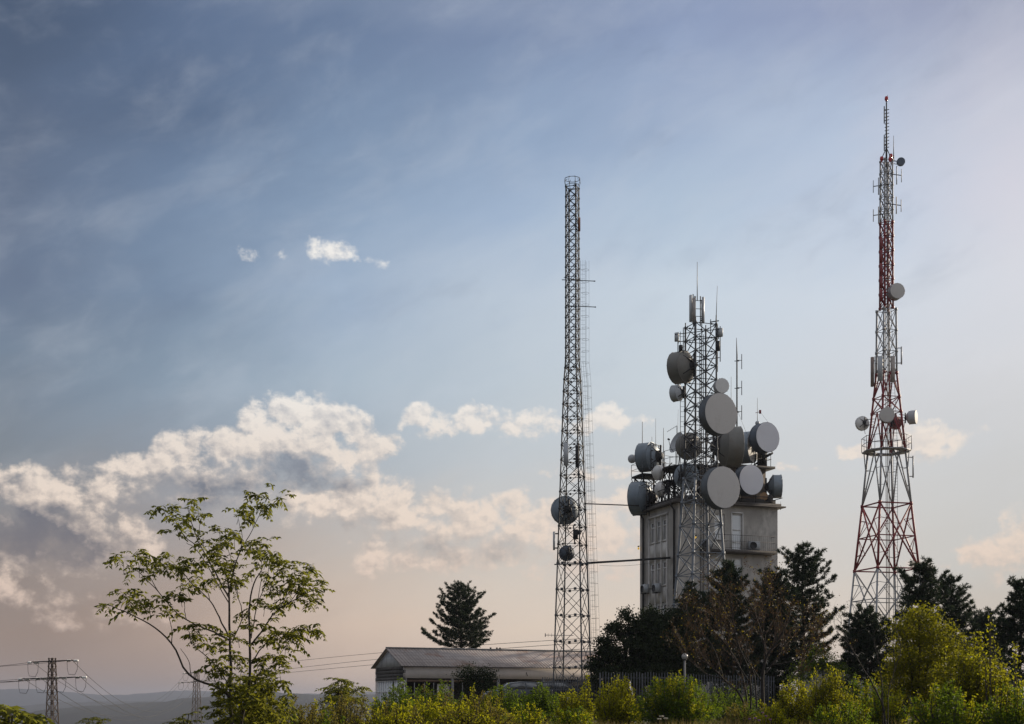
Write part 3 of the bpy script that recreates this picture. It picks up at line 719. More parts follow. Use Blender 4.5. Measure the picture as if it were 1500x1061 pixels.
# inner back so that openings never look through
for z in np.arange(gB, ROOF - .5, 3.1): mb.add([BL(.3, .3, z), BL(AW - .1, .3, z), BL(AW - .1, BW - .1, z), BL(.3, BW - .1, z)], [(0, 1, 2, 3)])
mb.build('wall', concrete, blk)
Mrot = Matrix(((UA.x, UB.x, 0), (UA.y, UB.y, 0), (0, 0, 1)))
def bbox(mb, a0, a1, b0, b1, z0, z1):
    return mb.box(BL((a0 + a1) / 2, (b0 + b1) / 2, (z0 + z1) / 2), (abs(a1 - a0), abs(b1 - b0), abs(z1 - z0)), Mrot)
roof_ = bbox(MB(), -.42, AW + .45, -.45, BW + .5, ROOF, ROOF + .10); bbox(roof_, -.2, AW + .2, -.2, BW + .25, ROOF + .10, ROOF + .3)
roof_ = roof_.build('roof', roofconc, blk)
mb = MB()
for z_ in (.75, 1.25): 
    for p_, q_ in ((BL(2.6, -.2, 0), BL(AW + .3, -.2, 0)), (BL(AW + .3, -.2, 0), BL(AW + .3, BW, 0)), (BL(-.2, 1.6, 0), BL(-.2, BW, 0))):
        mb.tube(p_ + V3(0, 0, ROOF + z_), q_ + V3(0, 0, ROOF + z_), .03, n=4)
for a in np.arange(2.6, AW + .3, 1.2): mb.tube(BL(a, -.2, ROOF + .3), BL(a, -.2, ROOF + 1.25), .025, n=4)
for b in np.arange(1.6, BW, 1.1): mb.tube(BL(-.2, b, ROOF + .3), BL(-.2, b, ROOF + 1.25), .025, n=4)
mb.build('railing', darksteel, roof_)
mb = MB()                                                    # low parapet kerb and cable trays on the roof
bbox(mb, .1, AW - .1, .1, .5, ROOF + .3, ROOF + .62); bbox(mb, .1, .5, .5, BW - .2, ROOF + .3, ROOF + .55)
mb.build('kerb', mat('dark_roof_felt', (.05, .047, .045), .9), roof_)
# windows
def window(frame, u0, u1, z0, z1, kind):
    mb = MB(); w, h = u1 - u0, z1 - z0; t = .095; d0, d1 = (.09, .15) if kind != 'N' else (.03, .09); dp = .125 if kind != 'N' else .065
    def bar(a, b, c, d, e0=d0, e1=d1):
        mb.add([frame(x, z, y) for y in (e0, e1) for x, z in ((a, c), (b, c), (b, d), (a, d))], [(0, 1, 2, 3), (7, 6, 5, 4), (0, 4, 5, 1), (1, 5, 6, 2), (2, 6, 7, 3), (3, 7, 4, 0)])
    bar(u0 + .002, u0 + t, z0, z1); bar(u1 - t, u1 - .002, z0, z1); bar(u0 + t, u1 - t, z0, z0 + t); bar(u0 + t, u1 - t, z1 - t, z1)
    tr = z1 - h * (.30 if kind == 'W' else .44 if kind == 'D' else .28)
    bar(u0 + t, u1 - t, tr - t / 2, tr + t / 2)
    if kind in 'W': bar((u0 + u1) / 2 - t / 2, (u0 + u1) / 2 + t / 2, z0 + t, tr - t / 2)
    if kind == 'D': bar(u0 + t, u1 - t, z0 + h * .2, z0 + h * .2 + t)
    f = mb.build('door' if kind == 'D' else 'window', wframe, blk)
    MB().add([frame(x, z, dp) for x, z in ((u0 + t, z0 + t), (u1 - t, z0 + t), (u1 - t, tr - t / 2), (u0 + t, tr - t / 2))], [(0, 1, 2, 3)]).build('pane', palepane if kind == 'N' else curtain, f)
    MB().add([frame(x, z, dp) for x, z in ((u0 + t, tr + t / 2), (u1 - t, tr + t / 2), (u1 - t, z1 - t), (u0 + t, z1 - t))], [(0, 1, 2, 3)]).build('pane', glass if kind == 'N' else curtain, f)
    mb = MB()
    mb.add([frame(x, z, y) for y in (-.09, d0 - .002) for x, z in ((u0 - .1, z0 - .07), (u1 + .1, z0 - .07), (u1 + .1, z0 - .004), (u0 - .1, z0 - .004))], [(0, 1, 2, 3), (7, 6, 5, 4), (0, 4, 5, 1), (1, 5, 6, 2), (2, 6, 7, 3), (3, 7, 4, 0)])
    if kind != 'D': mb.build('sill', trimconc, f)
for h in fh: window(FR, *h)
for h in lh: window(FL, *h)
# pilasters and spandrels standing proud on the left face
mb = MB(); us = sorted([b_of(x) for x in (951.9, 960.85, 969.5, 978.1)]); ztop, zbot = lz_(965, 757.5), gB
for u in us: bbox(mb, -.10, -.004, u - .05, u + .05, zbot, ztop)
bbox(mb, -.12, -.006, us[0] - .12, us[-1] + .12, ztop, ztop + .14)
for k in range(3):
    for za, zb in ((lrow[0][1] - .12, lrow[1][0] + .12), (lrow[1][1] - .12, lrow[2][0] + .12)):
        bbox(mb, -.05, -.003, us[k] + .08, us[k + 1] - .08, zb, za)
mb.build('pilaster_frame', trimconc, blk)
for px_, nm in ((944.2, 0), (989.4, 1)):
    b_ = b_of(px_); q = lambda d, z: BL(-d, b_, z)
    MB().path([q(.36, ROOF + .02), q(.36, ROOF - .12), q(.12, ROOF - .42), q(.12, gB)], .075, 8).build('drainpipe', darksteel, blk)
# balcony on the right face
ba0, ba1, zf = a_of(1026), a_of(1130.5), fz(1080, 807)
mb = bbox(MB(), ba0, ba1, -.72, -.004, zf - .24, zf)
bal = mb.build('balcony', roofconc, blk)
mb = MB(); zr = zf + 1.05
for z_ in (zf + .12, zf + .6, zr):
    mb.path([BL(ba0 + .05, 0, z_), BL(ba0 + .05, -.68, z_), BL(ba1 - .05, -.68, z_), BL(ba1 - .05, 0, z_)], .014 if z_ < zr else .02, 4)
for a in np.linspace(ba0 + .05, ba1 - .05, 34): mb.tube(BL(a, -.68, zf), BL(a, -.68, zr), .006, n=4)
mb.build('railing', darksteel, bal)
mb = bbox(MB(), a_of(1072) - .07, a_of(1072) - .004, -.05, .08, zf, fz(1072, 752)); bbox(mb, a_of(1087.2) + .004, a_of(1087.2) + .07, -.05, .08, zf, fz(1087, 752)); bbox(mb, a_of(1072) - .07, a_of(1087.2) + .07, -.05, .08, fz(1072, 752) + .004, fz(1072, 752) + .08)
mb.build('door_surround', wframe, blk)
# hut on the roof
ha0, ha1, hb0, hb1 = 4.2, 7.95, 1.4, 5.4; hz = zz(688, 102)
hut = thing('roof_hut', 'brown rendered hut with a slab top on the roof of the concrete block', 'hut', BL((ha0 + ha1) / 2, (hb0 + hb1) / 2, ROOF + .3))
mb = MB(); bbox(mb, ha0, ha1, hb0, hb1, ROOF + .3, hz); mb.build('wall', mat('brown_render', (.16, .13, .105), .9, 0, .2, 1, (.07, .06, .05), .6, .8, .4, 10), hut)
mb = MB(); bbox(mb, ha0 - .4, ha1 + .55, hb0 - .45, hb1 + .4, hz, hz + .17); hr = mb.build('roof', roofconc, hut)
mb = MB()
for z_ in (.55, 1.0): mb.path([BL(ha0, hb0 - .3, hz + .17 + z_), BL(ha1 + .3, hb0 - .3, hz + .17 + z_), BL(ha1 + .3, hb1, hz + .17 + z_)], .022, 4)
for a in np.arange(ha0, ha1 + .31, .8): mb.tube(BL(a, hb0 - .3, hz + .17), BL(a, hb0 - .3, hz + 1.17), .022, n=4)
mb.build('railing', darksteel, hr)
mb = MB(); bbox(mb, ha1 - .5, ha1, hb0 - .2, hb0 + .4, hz + .17, hz + 1.25); bbox(mb, ha1 - .42, ha1 - .08, hb0 - .27, hb0 - .2, hz + .4, hz + 1.0)
t_ = mb.build('equipment_cabinet', darksteel); tag(t_, 'dark cabinet standing on the slab of the roof hut under the upper cool white drum', 'cabinet')
# raking arm carrying the upper cool drum
# steel stands on the roof
def stand(label, cpt, half, zdeck, zroof, round_=False, rail=True, name='steel_stand', nleg=4, railh=1.0, seed=1):
    r_ = random.Random(seed); rt = thing(name, label, 'stand', V3(cpt.x, cpt.y, zroof)); n = 20 if round_ else 4
    ring = [cpt + (UA * (half * math.cos(2 * PI * k / n + (0 if round_ else PI / 4)) * (1 if round_ else 1.414)) + UB * (half * math.sin(2 * PI * k / n + (0 if round_ else PI / 4)) * (1 if round_ else 1.414))) for k in range(n)]
    at = lambda k, z: V3(ring[k % n].x, ring[k % n].y, z)
    mb = MB().add([at(k, zdeck - .14) for k in range(n)] + [at(k, zdeck) for k in range(n)], [tuple(range(n))[::-1], tuple(range(n, 2 * n))] + [(i, (i + 1) % n, n + (i + 1) % n, n + i) for i in range(n)])
    d_ = mb.build('deck', darksteel, rt)
    mb = MB(); c0 = V3(cpt.x, cpt.y, 0)
    legs = [c0.lerp(at(k * n // nleg, 0), .8) for k in range(nleg)]; legs = [V3(q.x, q.y, 0) for q in legs]
    for i, q in enumerate(legs):
        w = legs[(i + 1) % nleg]
        mb.tube(q + V3(0, 0, zroof), q + V3(0, 0, zdeck - .14), .06)
        hh = (zdeck - zroof) / 2
        for j in range(2):
            a0, a1 = zroof + j * hh, zroof + (j + 1) * hh - .14 * j
            mb.tube(q + V3(0, 0, a0), w + V3(0, 0, a1), .035, n=4); mb.tube(w + V3(0, 0, a0), q + V3(0, 0, a1), .035, n=4); mb.tube(q + V3(0, 0, a0), w + V3(0, 0, a0), .035, n=4)
        mb.tube(q + V3(0, 0, zdeck - .9), at(i * n // nleg, zdeck - .14), .03, n=4)
    mb.build('support_frame', darksteel, rt)
    if rail:
        mb = MB()
        for h in (railh * .5, railh): mb.path([at(k, zdeck + h) for k in range(n + 1)], .02, 4)
        for k in range(0, n, 1 if not round_ else 2): mb.tube(at(k, zdeck), at(k, zdeck + railh), .025, n=4)
        mb.build('railing', steel, d_)
    return rt
stand('round steel platform on braced legs between the squat mast and the roof', BL(2.0, 2.4, 0), 1.9, zz(683, 100), ROOF + .3, True, nleg=6, railh=1.15)
stand('small square steel platform on braced legs carrying the blue drum', P(950, 0, 103.9) * 1.0, .98, zz(697, 103.9), ROOF + .3, False, True, railh=.9)
stand('low dark steel frame on the roof edge behind the domed dishes', BL(.95, 3.0, 0), .7, zz(705, 101), ROOF + .3, False, False)
stand('dark steel frame behind the lower big drum on the roof', BL(2.6, 1.0, 0), .8, zz(716, 99), ROOF + .3, False, False)
stand('dark steel frame under the largest weathered drum on the roof', BL(3.6, 1.5, 0), .9, zz(690, 99.5), ROOF + .3, False, False)
mb = MB().path([P(1120, 668, 100.4), P(1132, 663.5, 100.6), P(1128, 660, 100.6)], .05, 5); mb.tube(P(1132, 664, 100.6), P(1112, 676, 101), .07)
mb.tube(P(1112, 676, 101), BL(7.2, 2.6, hz + .17), .06)
o_ = mb.build('support_arm', darksteel, local=True); o_.parent = cool_; o_.matrix_parent_inverse = (Matrix.Translation(cool_.location) @ cool_.rotation_euler.to_matrix().to_4x4()).inverted()
# cabinets and pipes at the far roof corner
mb = MB(); bbox(mb, 7.35, 7.7, -.1, .3, ROOF + .3, ROOF + .95); t_ = mb.build('roof_box', roofconc); tag(t_, 'small dark box on the roof edge under the sideways drum', 'box')
rt = thing('horn_speaker', 'small ochre horn on the roof edge beside the sideways drum', 'antenna', BL(7.1, .2, ROOF + .3))
MB().lathe([(.30, -.1), (.24, .1), (.1, .3), (.07, .45)], 16, 'y', BL(7.1, .2, ROOF + .85)).build('horn', mat('ochre_paint', (.34, .2, .1), .6), rt, smooth=True)
MB().tube(BL(7.1, .4, ROOF + .3), BL(7.1, .4, ROOF + 1.0), .04).build('post', darksteel, rt)
# air conditioners
def aircon(label, loc, yaw, w=.85, h=.62, d=.32):
    rt = thing('air_conditioner', label, 'air conditioner', loc, (0, 0, yaw), 'air conditioners on the concrete block')
    b = MB().box((0, d / 2, h / 2), (w, d, h)); c = b.build('case', panelgrey, rt, local=True)
    MB().lathe([(.001, -.012), (h * .40, -.012), (h * .42, -.03), (h * .45, -.03), (h * .45, .002)], 24, 'y', (-w * .16, 0, h / 2)).build('fan_guard', darksteel, c, local=True)
    MB().box((0, .06, -.03), (w * .9, .05, .05)).box((-w * .3, d * .5, -.05), (.04, d * 1.5, .04)).box((w * .3, d * .5, -.05), (.04, d * 1.5, .04)).build('bracket', darksteel, rt, local=True)
    return rt
yA = math.atan2(UA.y, UA.x); yL = yA - PI / 2
aircon('air conditioner on the balcony floor beside the balcony door', BL(a_of(1101), -.5, zf + .06), yA)
aircon('air conditioner at the shaded end of the balcony behind the squat mast legs', BL(a_of(1031), -.5, zf + .06), yA)
aircon('air conditioner hanging below the tall windows nearer the drainpipe corner of the block', BL(-.5, b_of(950.5), lz_(950, 869)), yL)
aircon('air conditioner hanging below the tall windows nearer the squat mast', BL(-.5, b_of(967.5), lz_(967, 868)), yL)
def wall_lamp(label, loc):
    rt = thing('wall_lamp', label, 'lamp', loc); MB().sphere((0, 0, .12), .07, 10, 1.4).build('lamp_glass', yellowlamp, rt, smooth=True, local=True)
    MB().lathe([(.06, .24), (.09, .26), (.05, .32)], 10, 'z').tube((0, 0, .3), (.1, .12, .34), .02).build('lamp_cap', darksteel, rt, local=True)
wall_lamp('small yellow lamp glowing at the balcony end behind the squat mast', BL(a_of(1016.8), -.25, fz(1017, 791)))
wall_lamp('small yellow lamp at the far edge of the windowed side', BL(-.15, BW - .05, lz_(938, 806)))

# cable bridges from the slim mast to the block
rt = thing('cable_bridge', 'thick horizontal cable tray running from the slim mast to the windowed side of the block', 'cable tray', P(866, 824.5, 100))
a, b = P(860, 825.5, 100), BL(-.12, b_of(984.5), lz_(984.5, 817.8))
d = (b - a).normalized(); n_ = Vector((-d.y, d.x, 0))
mb = MB()
for s_ in (-.12, .12): mb.path([a + n_ * s_, b + n_ * s_], .045, 6)
for i in range(16): mb.tube(a.lerp(b, i / 15) - n_ * .16, a.lerp(b, i / 15) + n_ * .16, .02, n=4)
mb.build('tray', darksteel, rt)
mb = MB()
for s_ in (-.06, 0, .06): mb.path([a + n_ * s_ + V3(0, 0, .07), a.lerp(b, .5) + n_ * s_ + V3(0, 0, .05), b + n_ * s_ + V3(0, 0, .07)], .035, 5)
mb.build('cables', black, rt)
MB().path([a.lerp(b, t) + V3(0, 0, -.03 - .32 * 4 * t * (1 - t)) for t in np.linspace(.15, .75, 12)], .012, 4).build('slack_cable', wire, rt)
mb = MB().tube(P(857, 738, 100), BL(-.2, b_of(950), ROOF + .45), .045, n=6); mb.box(P(857, 738, 100), (.14, .14, .14)); mb.box(BL(-.2, b_of(950), ROOF + .45), (.14, .14, .14))
tag(mb.build('cable_conduit', darksteel), 'thin straight conduit from the slim mast to the roof edge of the block', 'conduit')

# ------------------------------------------------------------------ long shed
W0 = P(592, 0, 112); W0.z = 0; wy = R(25); WU, WV = Vector((math.cos(wy), math.sin(wy), 0)), Vector((-math.sin(wy), math.cos(wy), 0))
WL, WD = 21.0, 7.1; ze = zz(973.5, 112); zr_ = zz(949.5, 115.2); gW = ground_z(W0.x, W0.y) - .5
W = lambda u, v, z: W0 + WU * u + WV * v + V3(0, 0, z)
shed = thing('long_shed', 'long low shed with a rusty corrugated roof, pale fascia wall and open dark bays', 'building', W(WL / 2, WD / 2, gW))
Wm = Matrix(((WU.x, WV.x, 0), (WU.y, WV.y, 0), (0, 0, 1)))
def wb(mb, u0, u1, v0, v1, z0, z1): return mb.box(W((u0 + u1) / 2, (v0 + v1) / 2, (z0 + z1) / 2), (u1 - u0, v1 - v0, z1 - z0), Wm)
ov = .32
def roofslope(nm, v0, v1, z0, z1):
    me_ = MB(); n = 40
    ps = [W(-ov, v0, z0), W(WL, v0, z0), W(WL, v1, z1), W(-ov, v1, z1)]
    dn = V3(0, 0, -.06)
    me_.add(ps + [p + dn for p in ps], [(0, 1, 2, 3), (7, 6, 5, 4), (0, 4, 5, 1), (1, 5, 6, 2), (2, 6, 7, 3), (3, 7, 4, 0)])
    o = me_.build(nm, roof_m, shed); uv = o.data.uv_layers.new(name='UVMap')
    L = math.hypot(v1 - v0, z1 - z0); uvs = {0: (0, 0), 1: (WL, 0), 2: (WL, L), 3: (0, L)}
    for lp in o.data.loops: uv.data[lp.index].uv = uvs[lp.vertex_index % 4]
    return o
sl = (zr_ - ze) / (WD / 2)
rf = roofslope('roof', -ov, WD / 2, ze - sl * ov, zr_)
roofslope('rear_roof', WD + ov, WD / 2, ze - sl * ov, zr_ - .003)
mb = MB().tube(W(-ov, WD / 2, zr_ + .03), W(WL, WD / 2, zr_ + .03), .07, n=6); mb.build('ridge_cap', boardgrey, rf)
mb = MB()
for u in (9.3, 9.9, 10.2): wb(mb, u, u + .12, WD / 2 - .05, WD / 2 + .05, zr_ + .08, zr_ + .22)
mb.build('vent_cap', darksteel, rf)
zf0 = zz(993.5, 112)
mb = wb(MB(), 0, WL, 0, .18, zf0, ze - .12); wb(mb, 0, WL, WD - .18, WD, gW, ze - .1); wb(mb, WL - .18, WL, .18, WD - .18, gW, ze - .1)
mb.build('fascia_wall', wallwhite, shed)
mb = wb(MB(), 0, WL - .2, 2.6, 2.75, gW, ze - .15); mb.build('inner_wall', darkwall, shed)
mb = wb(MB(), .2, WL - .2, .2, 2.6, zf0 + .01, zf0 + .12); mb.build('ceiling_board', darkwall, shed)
for u in (.02, 4.2, 8.4, 12.6, 16.8): wb(MB(), u, u + .22, .01, .23, gW, zf0 - .003).build('bay_post', boardgrey, shed)
mb = wb(MB(), .25, 8.35, .06, .14, zf0 - .32, zf0 - .12); mb.build('timber_rail', woodbrown, shed)
mb = MB()
for u in (.9, 1.8, 2.6, 5.2, 6.1): wb(mb, u, u + .06, .06, .12, gW, zf0 - .36)
wb(mb, .3, 4.1, .05, .13, zf0 - 1.35, zf0 - 1.28); mb.build('glazing_bars', boardgrey, shed)
mb = wb(MB(), 3.05, 4.15, .3, .38, gW, zf0 - .45); dd = mb.build('door', wallwhite, shed)
mb = wb(MB(), 3.95, 4.05, .22, .3, gW + 1.0, gW + 1.12); mb.build('handle', darksteel, dd)
mb = MB()
for u, l_ in ((11.1, .35), (15.6, .35)): mb.tube(W(u, -.02, zf0 + .32 + .25), W(u + .12, -.03, zf0 + .25), .03)
mb.build('wall_hook', darksteel, shed)
# gable end: boarded triangle, dark band, glazed strip
mb = MB(); tri = [(0, ze - .13), (WD, ze - .13), (WD, ze - .02), (WD / 2, zr_ - .08), (0, ze - .02)]
mb.prism(tri, .01, .12, lambda u, v, d: W(d, u, v)); mb.build('gable_boards', palebd, shed)
mb = MB()
for k in range(22): 
    u = (k + .5) * WD / 22; top = ze + (zr_ - ze) * (1 - abs(u - WD / 2) / (WD / 2)) - .1
    mb.prism([(u - .02, ze - .12), (u + .02, ze - .12), (u + .02, top), (u - .02, top)], -.02, .009, lambda u_, v, d: W(d, u_, v))
mb.build('cover_strips', palebd, shed)
mb = MB()
for k in range(4): z1_ = ze - .14 - k * .29; mb.box(W(.06, WD / 2, z1_ - .14), (.10 + .03 * (k % 2), WD, .26), Wm)
mb.build('dark_boards', mat('dark_planks', (.085, .078, .072), .9, 0, .3, 1.5), shed)
gz1 = ze - 1.32
mb = MB()
for k in range(13): u = k * WD / 12; mb.box(W(.06, min(max(u, .04), WD - .04), (gz1 + gW) / 2), (.09, .07, gz1 - gW), Wm)
for z_ in (gz1, gz1 - .9, gz1 - 1.8): mb.box(W(.055, WD / 2, z_), (.07, WD, .07), Wm)
gf = mb.build('glazed_screen', wframe, shed)
mb = MB().box(W(.12, WD / 2, (gz1 + gW) / 2), (.02, WD - .1, gz1 - gW - .1), Wm); mb.build('pane', curtain, gf)

# low grey outbuilding at the foot of the banded mast
O0 = P(1186, 0, 96); O0.z = 0
og = ground_z(O0.x, 96); oz = zz(974, 96)
ob = thing('low_outbuilding', 'low grey outbuilding with a reddish roof edge below the banded mast', 'building', V3(O0.x + 4, 98, og))
MB().box((O0.x + 4.2, 98, (og + oz) / 2 - .2), (8.4, 4, oz - og + .4)).build('wall', concrete, ob)
MB().box((O0.x + 4.2, 97.9, oz + .09), (9.0, 4.7, .18)).build('roof', mat('reddish_roof', (.17, .085, .07), .85, 0, .3, 2), ob)
w_ = MB().box((O0.x + 3.1, 95.98, oz - .75), (1.2, .06, .8)).build('window', wframe, ob)
MB().box((O0.x + 3.1, 95.94, oz - .75), (1.05, .02, .65)).build('pane', glass, w_)
MB().box((O0.x + 5.2, 95.97, og + .95), (.95, .08, 1.9)).build('door', boardgrey, ob)

# ------------------------------------------------------------------ fence, lamps, cars
def fence(label, pts, h, gap=.16):
    pts = [Vector(p) for p in pts]; rt = thing('palisade_fence', label, 'fence', pts[0].lerp(pts[-1], .5), group='palisade fence runs')
    pk, rail = MB(), MB()
    L = [0]
    for a, b in zip(pts, pts[1:]): L.append(L[-1] + (b - a).length)
    def at(s):
        for i in range(len(pts) - 1):
            if s <= L[i + 1] + 1e-6: return pts[i].lerp(pts[i + 1], (s - L[i]) / (L[i + 1] - L[i]))
        return pts[-1]
    s = 0
    while s < L[-1]:
        p = at(s); hh = h + .03 * math.sin(s * 7) + rnd.uniform(-.03, .03); pk.box(p + V3(0, 0, hh / 2 + .05), (.045, .02, hh - .1)); s += gap
    s = 0
    while s <= L[-1] + .01:
        p = at(min(s, L[-1])); MB().box(p + V3(0, .04, h / 2 - .1), (.09, .07, h + .1)).build('post', fencemat, rt); s += 2.4
    for z in (.35, h - .3):
        for a, b in zip(pts, pts[1:]): rail.tube(a + V3(0, .022, z), b + V3(0, .022, z), .025, n=4)
    pk.build('pickets', fencemat, rt); rail.build('rail', fencemat, rt)
def onG(px, Y, dz=0): x = (px - 750) * Y / F; return V3(x, Y, ground_z(x, Y) + dz)
fence('dark palisade fence in front of the dark trees, beside the globe lamp', [onG(879, 74), onG(998, 75)], zz(987, 74.5) - ground_z(7, 74.5))
fence('grey palisade fence behind the bare brown tree', [onG(1008, 77), onG(1135, 78)], zz(988, 77) - ground_z(12, 77))
fence('low palisade fence between the parked cars and the slim mast', [onG(795, 82), onG(876, 80)], zz(992, 81) - ground_z(4, 81))
def globe_lamp(label, px, py, Y, r):
    c = P(px, py, Y); g_ = ground_z(c.x, Y); rt = thing('globe_lamp', label, 'lamp post', V3(c.x, Y, g_), group='globe lamps')
    MB().path([V3(c.x, Y, g_ - .1), V3(c.x, Y, g_ + 1), V3(c.x, Y, c.z - r * .9)], [.09, .07, .055], 8).build('post', boardgrey, rt)
    MB().lathe([(.05, -r * 1.2), (.12, -r * 1.05), (.12, -r * .85), (.001, -r * .85)], 14, 'z', c).build('collar', darksteel, rt)
    MB().sphere(c, r, 20).build('lamp_globe', globe, rt, smooth=True)
globe_lamp('white globe lamp on a pale post by the palisade fence', 1003, 962, 73.4, .17)
globe_lamp('white globe lamp on a post at the gable corner of the long shed', 589, 1003, 106, .23)
def car(label, loc, yaw, paint):
    rt = thing('parked_car', label, 'car', loc, (0, 0, yaw), 'cars parked by the long shed')
    prof = [(-2.1, .35), (-2.15, .62), (-2.05, .82), (-1.15, .93), (-.55, 1.38), (.2, 1.46), (1.1, 1.42), (1.75, 1.0), (2.1, .92), (2.15, .55), (2.1, .33)]
    mb = MB(); k = len(prof); wid = lambda z: .86 - max(0, z - .9) * .32
    for s_ in (-1, 1): mb.v += [(x, s_ * wid(z), z) for x, z in prof]
    mb.f += [tuple(range(k)), tuple(range(k, 2 * k))[::-1]] + [(i, k + i, k + (i + 1) % k, (i + 1) % k) for i in range(k)]
    body = mb.build('body', paint, rt, local=True)
    bv = body.modifiers.new('bevel', 'BEVEL'); bv.width = .05; bv.segments = 3
    for nm, q in (('windscreen', [(-1.08, .97), (-.6, 1.33)]), ('rear_window', [(1.18, 1.37), (1.68, 1.05)])):
        (x0, z0), (x1, z1) = q; n_ = .012 * (-1 if nm == 'windscreen' else 1)
        MB().box(((x0 + x1) / 2 + n_ * 1.5, 0, (z0 + z1) / 2 + .018), (math.hypot(x1 - x0, z1 - z0), 1.25, .02), Matrix.Rotation(-math.atan2(z1 - z0, x1 - x0), 3, 'Y')).build(nm, glass, rt, local=True)
    for s_ in (-1, 1):
        MB().prism([(-.85, .98), (-.45, 1.32), (.35, 1.38), (.35, .98)], -.01, .01, lambda u, v, d: V3(u, s_ * (wid(v) + .004 + d), v)).build('side_window', glass, rt, local=True)
        MB().prism([(.42, .98), (.42, 1.38), (1.02, 1.34), (1.45, .99)], -.01, .01, lambda u, v, d: V3(u, s_ * (wid(v) + .004 + d), v)).build('side_window', glass, rt, local=True)
        MB().box((-2.1, s_ * .6, .68), (.1, .3, .14)).build('headlight', porcelain, rt, local=True)
        for x in (-1.32, 1.3):
            w = MB().lathe([(.001, -.1), (.3, -.1), (.32, -.06), (.32, .06), (.3, .1), (.001, .1)], 20, 'y', (x, s_ * .78, .32)).build('wheel', black, rt, local=True)
            MB().lathe([(.001, -.02), (.18, -.02), (.2, 0), (.2, .01)], 14, 'y', (x, s_ * (.89), .32)).build('rim', panelgrey, w, local=True)
    return rt
c_ = onG(757, 86); car('dark parked car in front of the open bays of the long shed', V3(c_.x, 86, zz(998.5, 86) - 1.47), R(14), mat('dark_car_paint', (.06, .065, .075), .25, .3, .1))
c_ = onG(800, 88); car('black parked car behind the low fence, nearer the slim mast', V3(c_.x, 88, zz(998, 88) - 1.47), R(8), mat('black_car_paint', (.02, .021, .024), .2, .2, .1))

# ------------------------------------------------------------------ pylons and power cables
def pylon(label, px, Y, ytop, arms, wtop, zb, wbase):
    """arms: (row, px from, px to)"""
    x = (px - 750) * Y / F; rt = thing('power_pylon', label, 'pylon', V3(x, Y, zb), group='power pylons')
    th = R(28) + PI / 4 * 0; zt = zz(ytop, Y)
    prof = [(zb, wbase), (zt, wtop)]; zs = span(zb, zt, 15, .93)
    lattice_section(rt, 'tower_section', x, Y, th, levels(zs, prof), .05, .022, rustmetal, 'X')
    ends = []
    for y, x0, x1 in arms:
        a, b = P(x0, y + 1.6, Y), P(x1, y - 1.2, Y)
        mb = MB()
        for s_ in (-.22, .22): mb.tube(a + V3(0, s_, 0), b + V3(0, s_, 0), .05, n=4)
        for i in range(9): mb.tube(a.lerp(b, i / 8) + V3(0, -.22, 0), a.lerp(b, min(1, (i + 1) / 8)) + V3(0, .22, 0), .03, n=4)
        arm = mb.build('cross_arm', darksteel, rt)
        n = 2 if y == arms[0][0] else 4
        for i in range(n):
            q = a.lerp(b, [0.02, .98][i] if n == 2 else [.02, .31, .64, .98][i])
            for s_ in (-1, 1):
                MB().lathe([(.03, 0), (.12, .05), (.05, .1), (.12, .16), (.05, .21), (.12, .27), (.05, .32), (.1, .38), (.02, .42)], 10, 'x', q + V3(-.1 if s_ < 0 else .1, 0, -.04)).build('insulator', porcelain, arm, smooth=True) if s_ > 0 else MB().lathe([(.03, 0), (.12, -.05), (.05, -.1), (.12, -.16), (.05, -.21), (.12, -.27), (.02, -.36)], 10, 'x', q + V3(-.1, 0, -.04)).build('insulator', porcelain, arm, smooth=True)
            MB().path([q + V3(-.42, 0, -.06), q + V3(-.40, 0, -.75), q + V3(-.3, 0, -1.15), q + V3(.2, 0, -1.2), q + V3(.4, 0, -.8), q + V3(.46, 0, -.06)], .022, 4).build('jumper_wire', wire, arm)
            ends.append(q)
    return rt, ends
_, e1 = pylon('near brown lattice pylon with two cross arms, standing below the meadow edge', 76.5, 112, 965, [(968.5, 47, 107), (993, 33, 120)], .26, -11, 1.02)
_, e2 = pylon('farther small lattice pylon half hidden behind the spreading young tree', 288, 225, 983, [(985, 271, 304), (998.5, 264, 312)], .38, -12, 1.5)
def cable(label, a, b, sag, r=.03, group='power cables'):
    pts = [a.lerp(b, t) + V3(0, 0, -sag * 4 * t * (1 - t)) for t in np.linspace(0, 1, 28)]
    tag(MB().path(pts, r, 4).build('power_cable', wire, origin=a), label, 'cable', group)
nm = ['upper arm outer end', 'upper arm inner end', 'lower arm outer end', 'lower arm second insulator', 'lower arm third insulator', 'lower arm inner end']
for i, (p, q) in enumerate(zip(e1, e2)): cable('cable sagging between the pylons from the near pylon, %s' % nm[i], p, q, (4.6, 5.4, 4.2, 4.8, 4.4, 5.0)[i], .02)
for i, p in enumerate(e1): cable('cable leaving the near pylon away from the far one, %s' % nm[i], p, p + V3(-22, 4 - i * .8, -.6 + .35 * (i % 3)), .5, .02)
for i, (q, y0, y1) in enumerate(((e2[1], 957, 936), (e2[3], 966.5, 941.5), (e2[5], 977.5, 950))):
    a, b, c = q, P(560, (y0 + y1) / 2 + (4, 4.5, 5.5)[i], 190), BL(3, BW, zz(y1 - 8, 105))
    pts = [a * ((1 - t) ** 2) + b * (2 * t * (1 - t)) + c * t * t for t in np.linspace(0, 1, 30)]
    tag(MB().path(pts, .03, 4).build('power_cable', wire, origin=a), '%s of the three power cables passing behind the long shed and its pine' % ('topmost', 'middle', 'lowest')[i], 'cable', 'power cables')

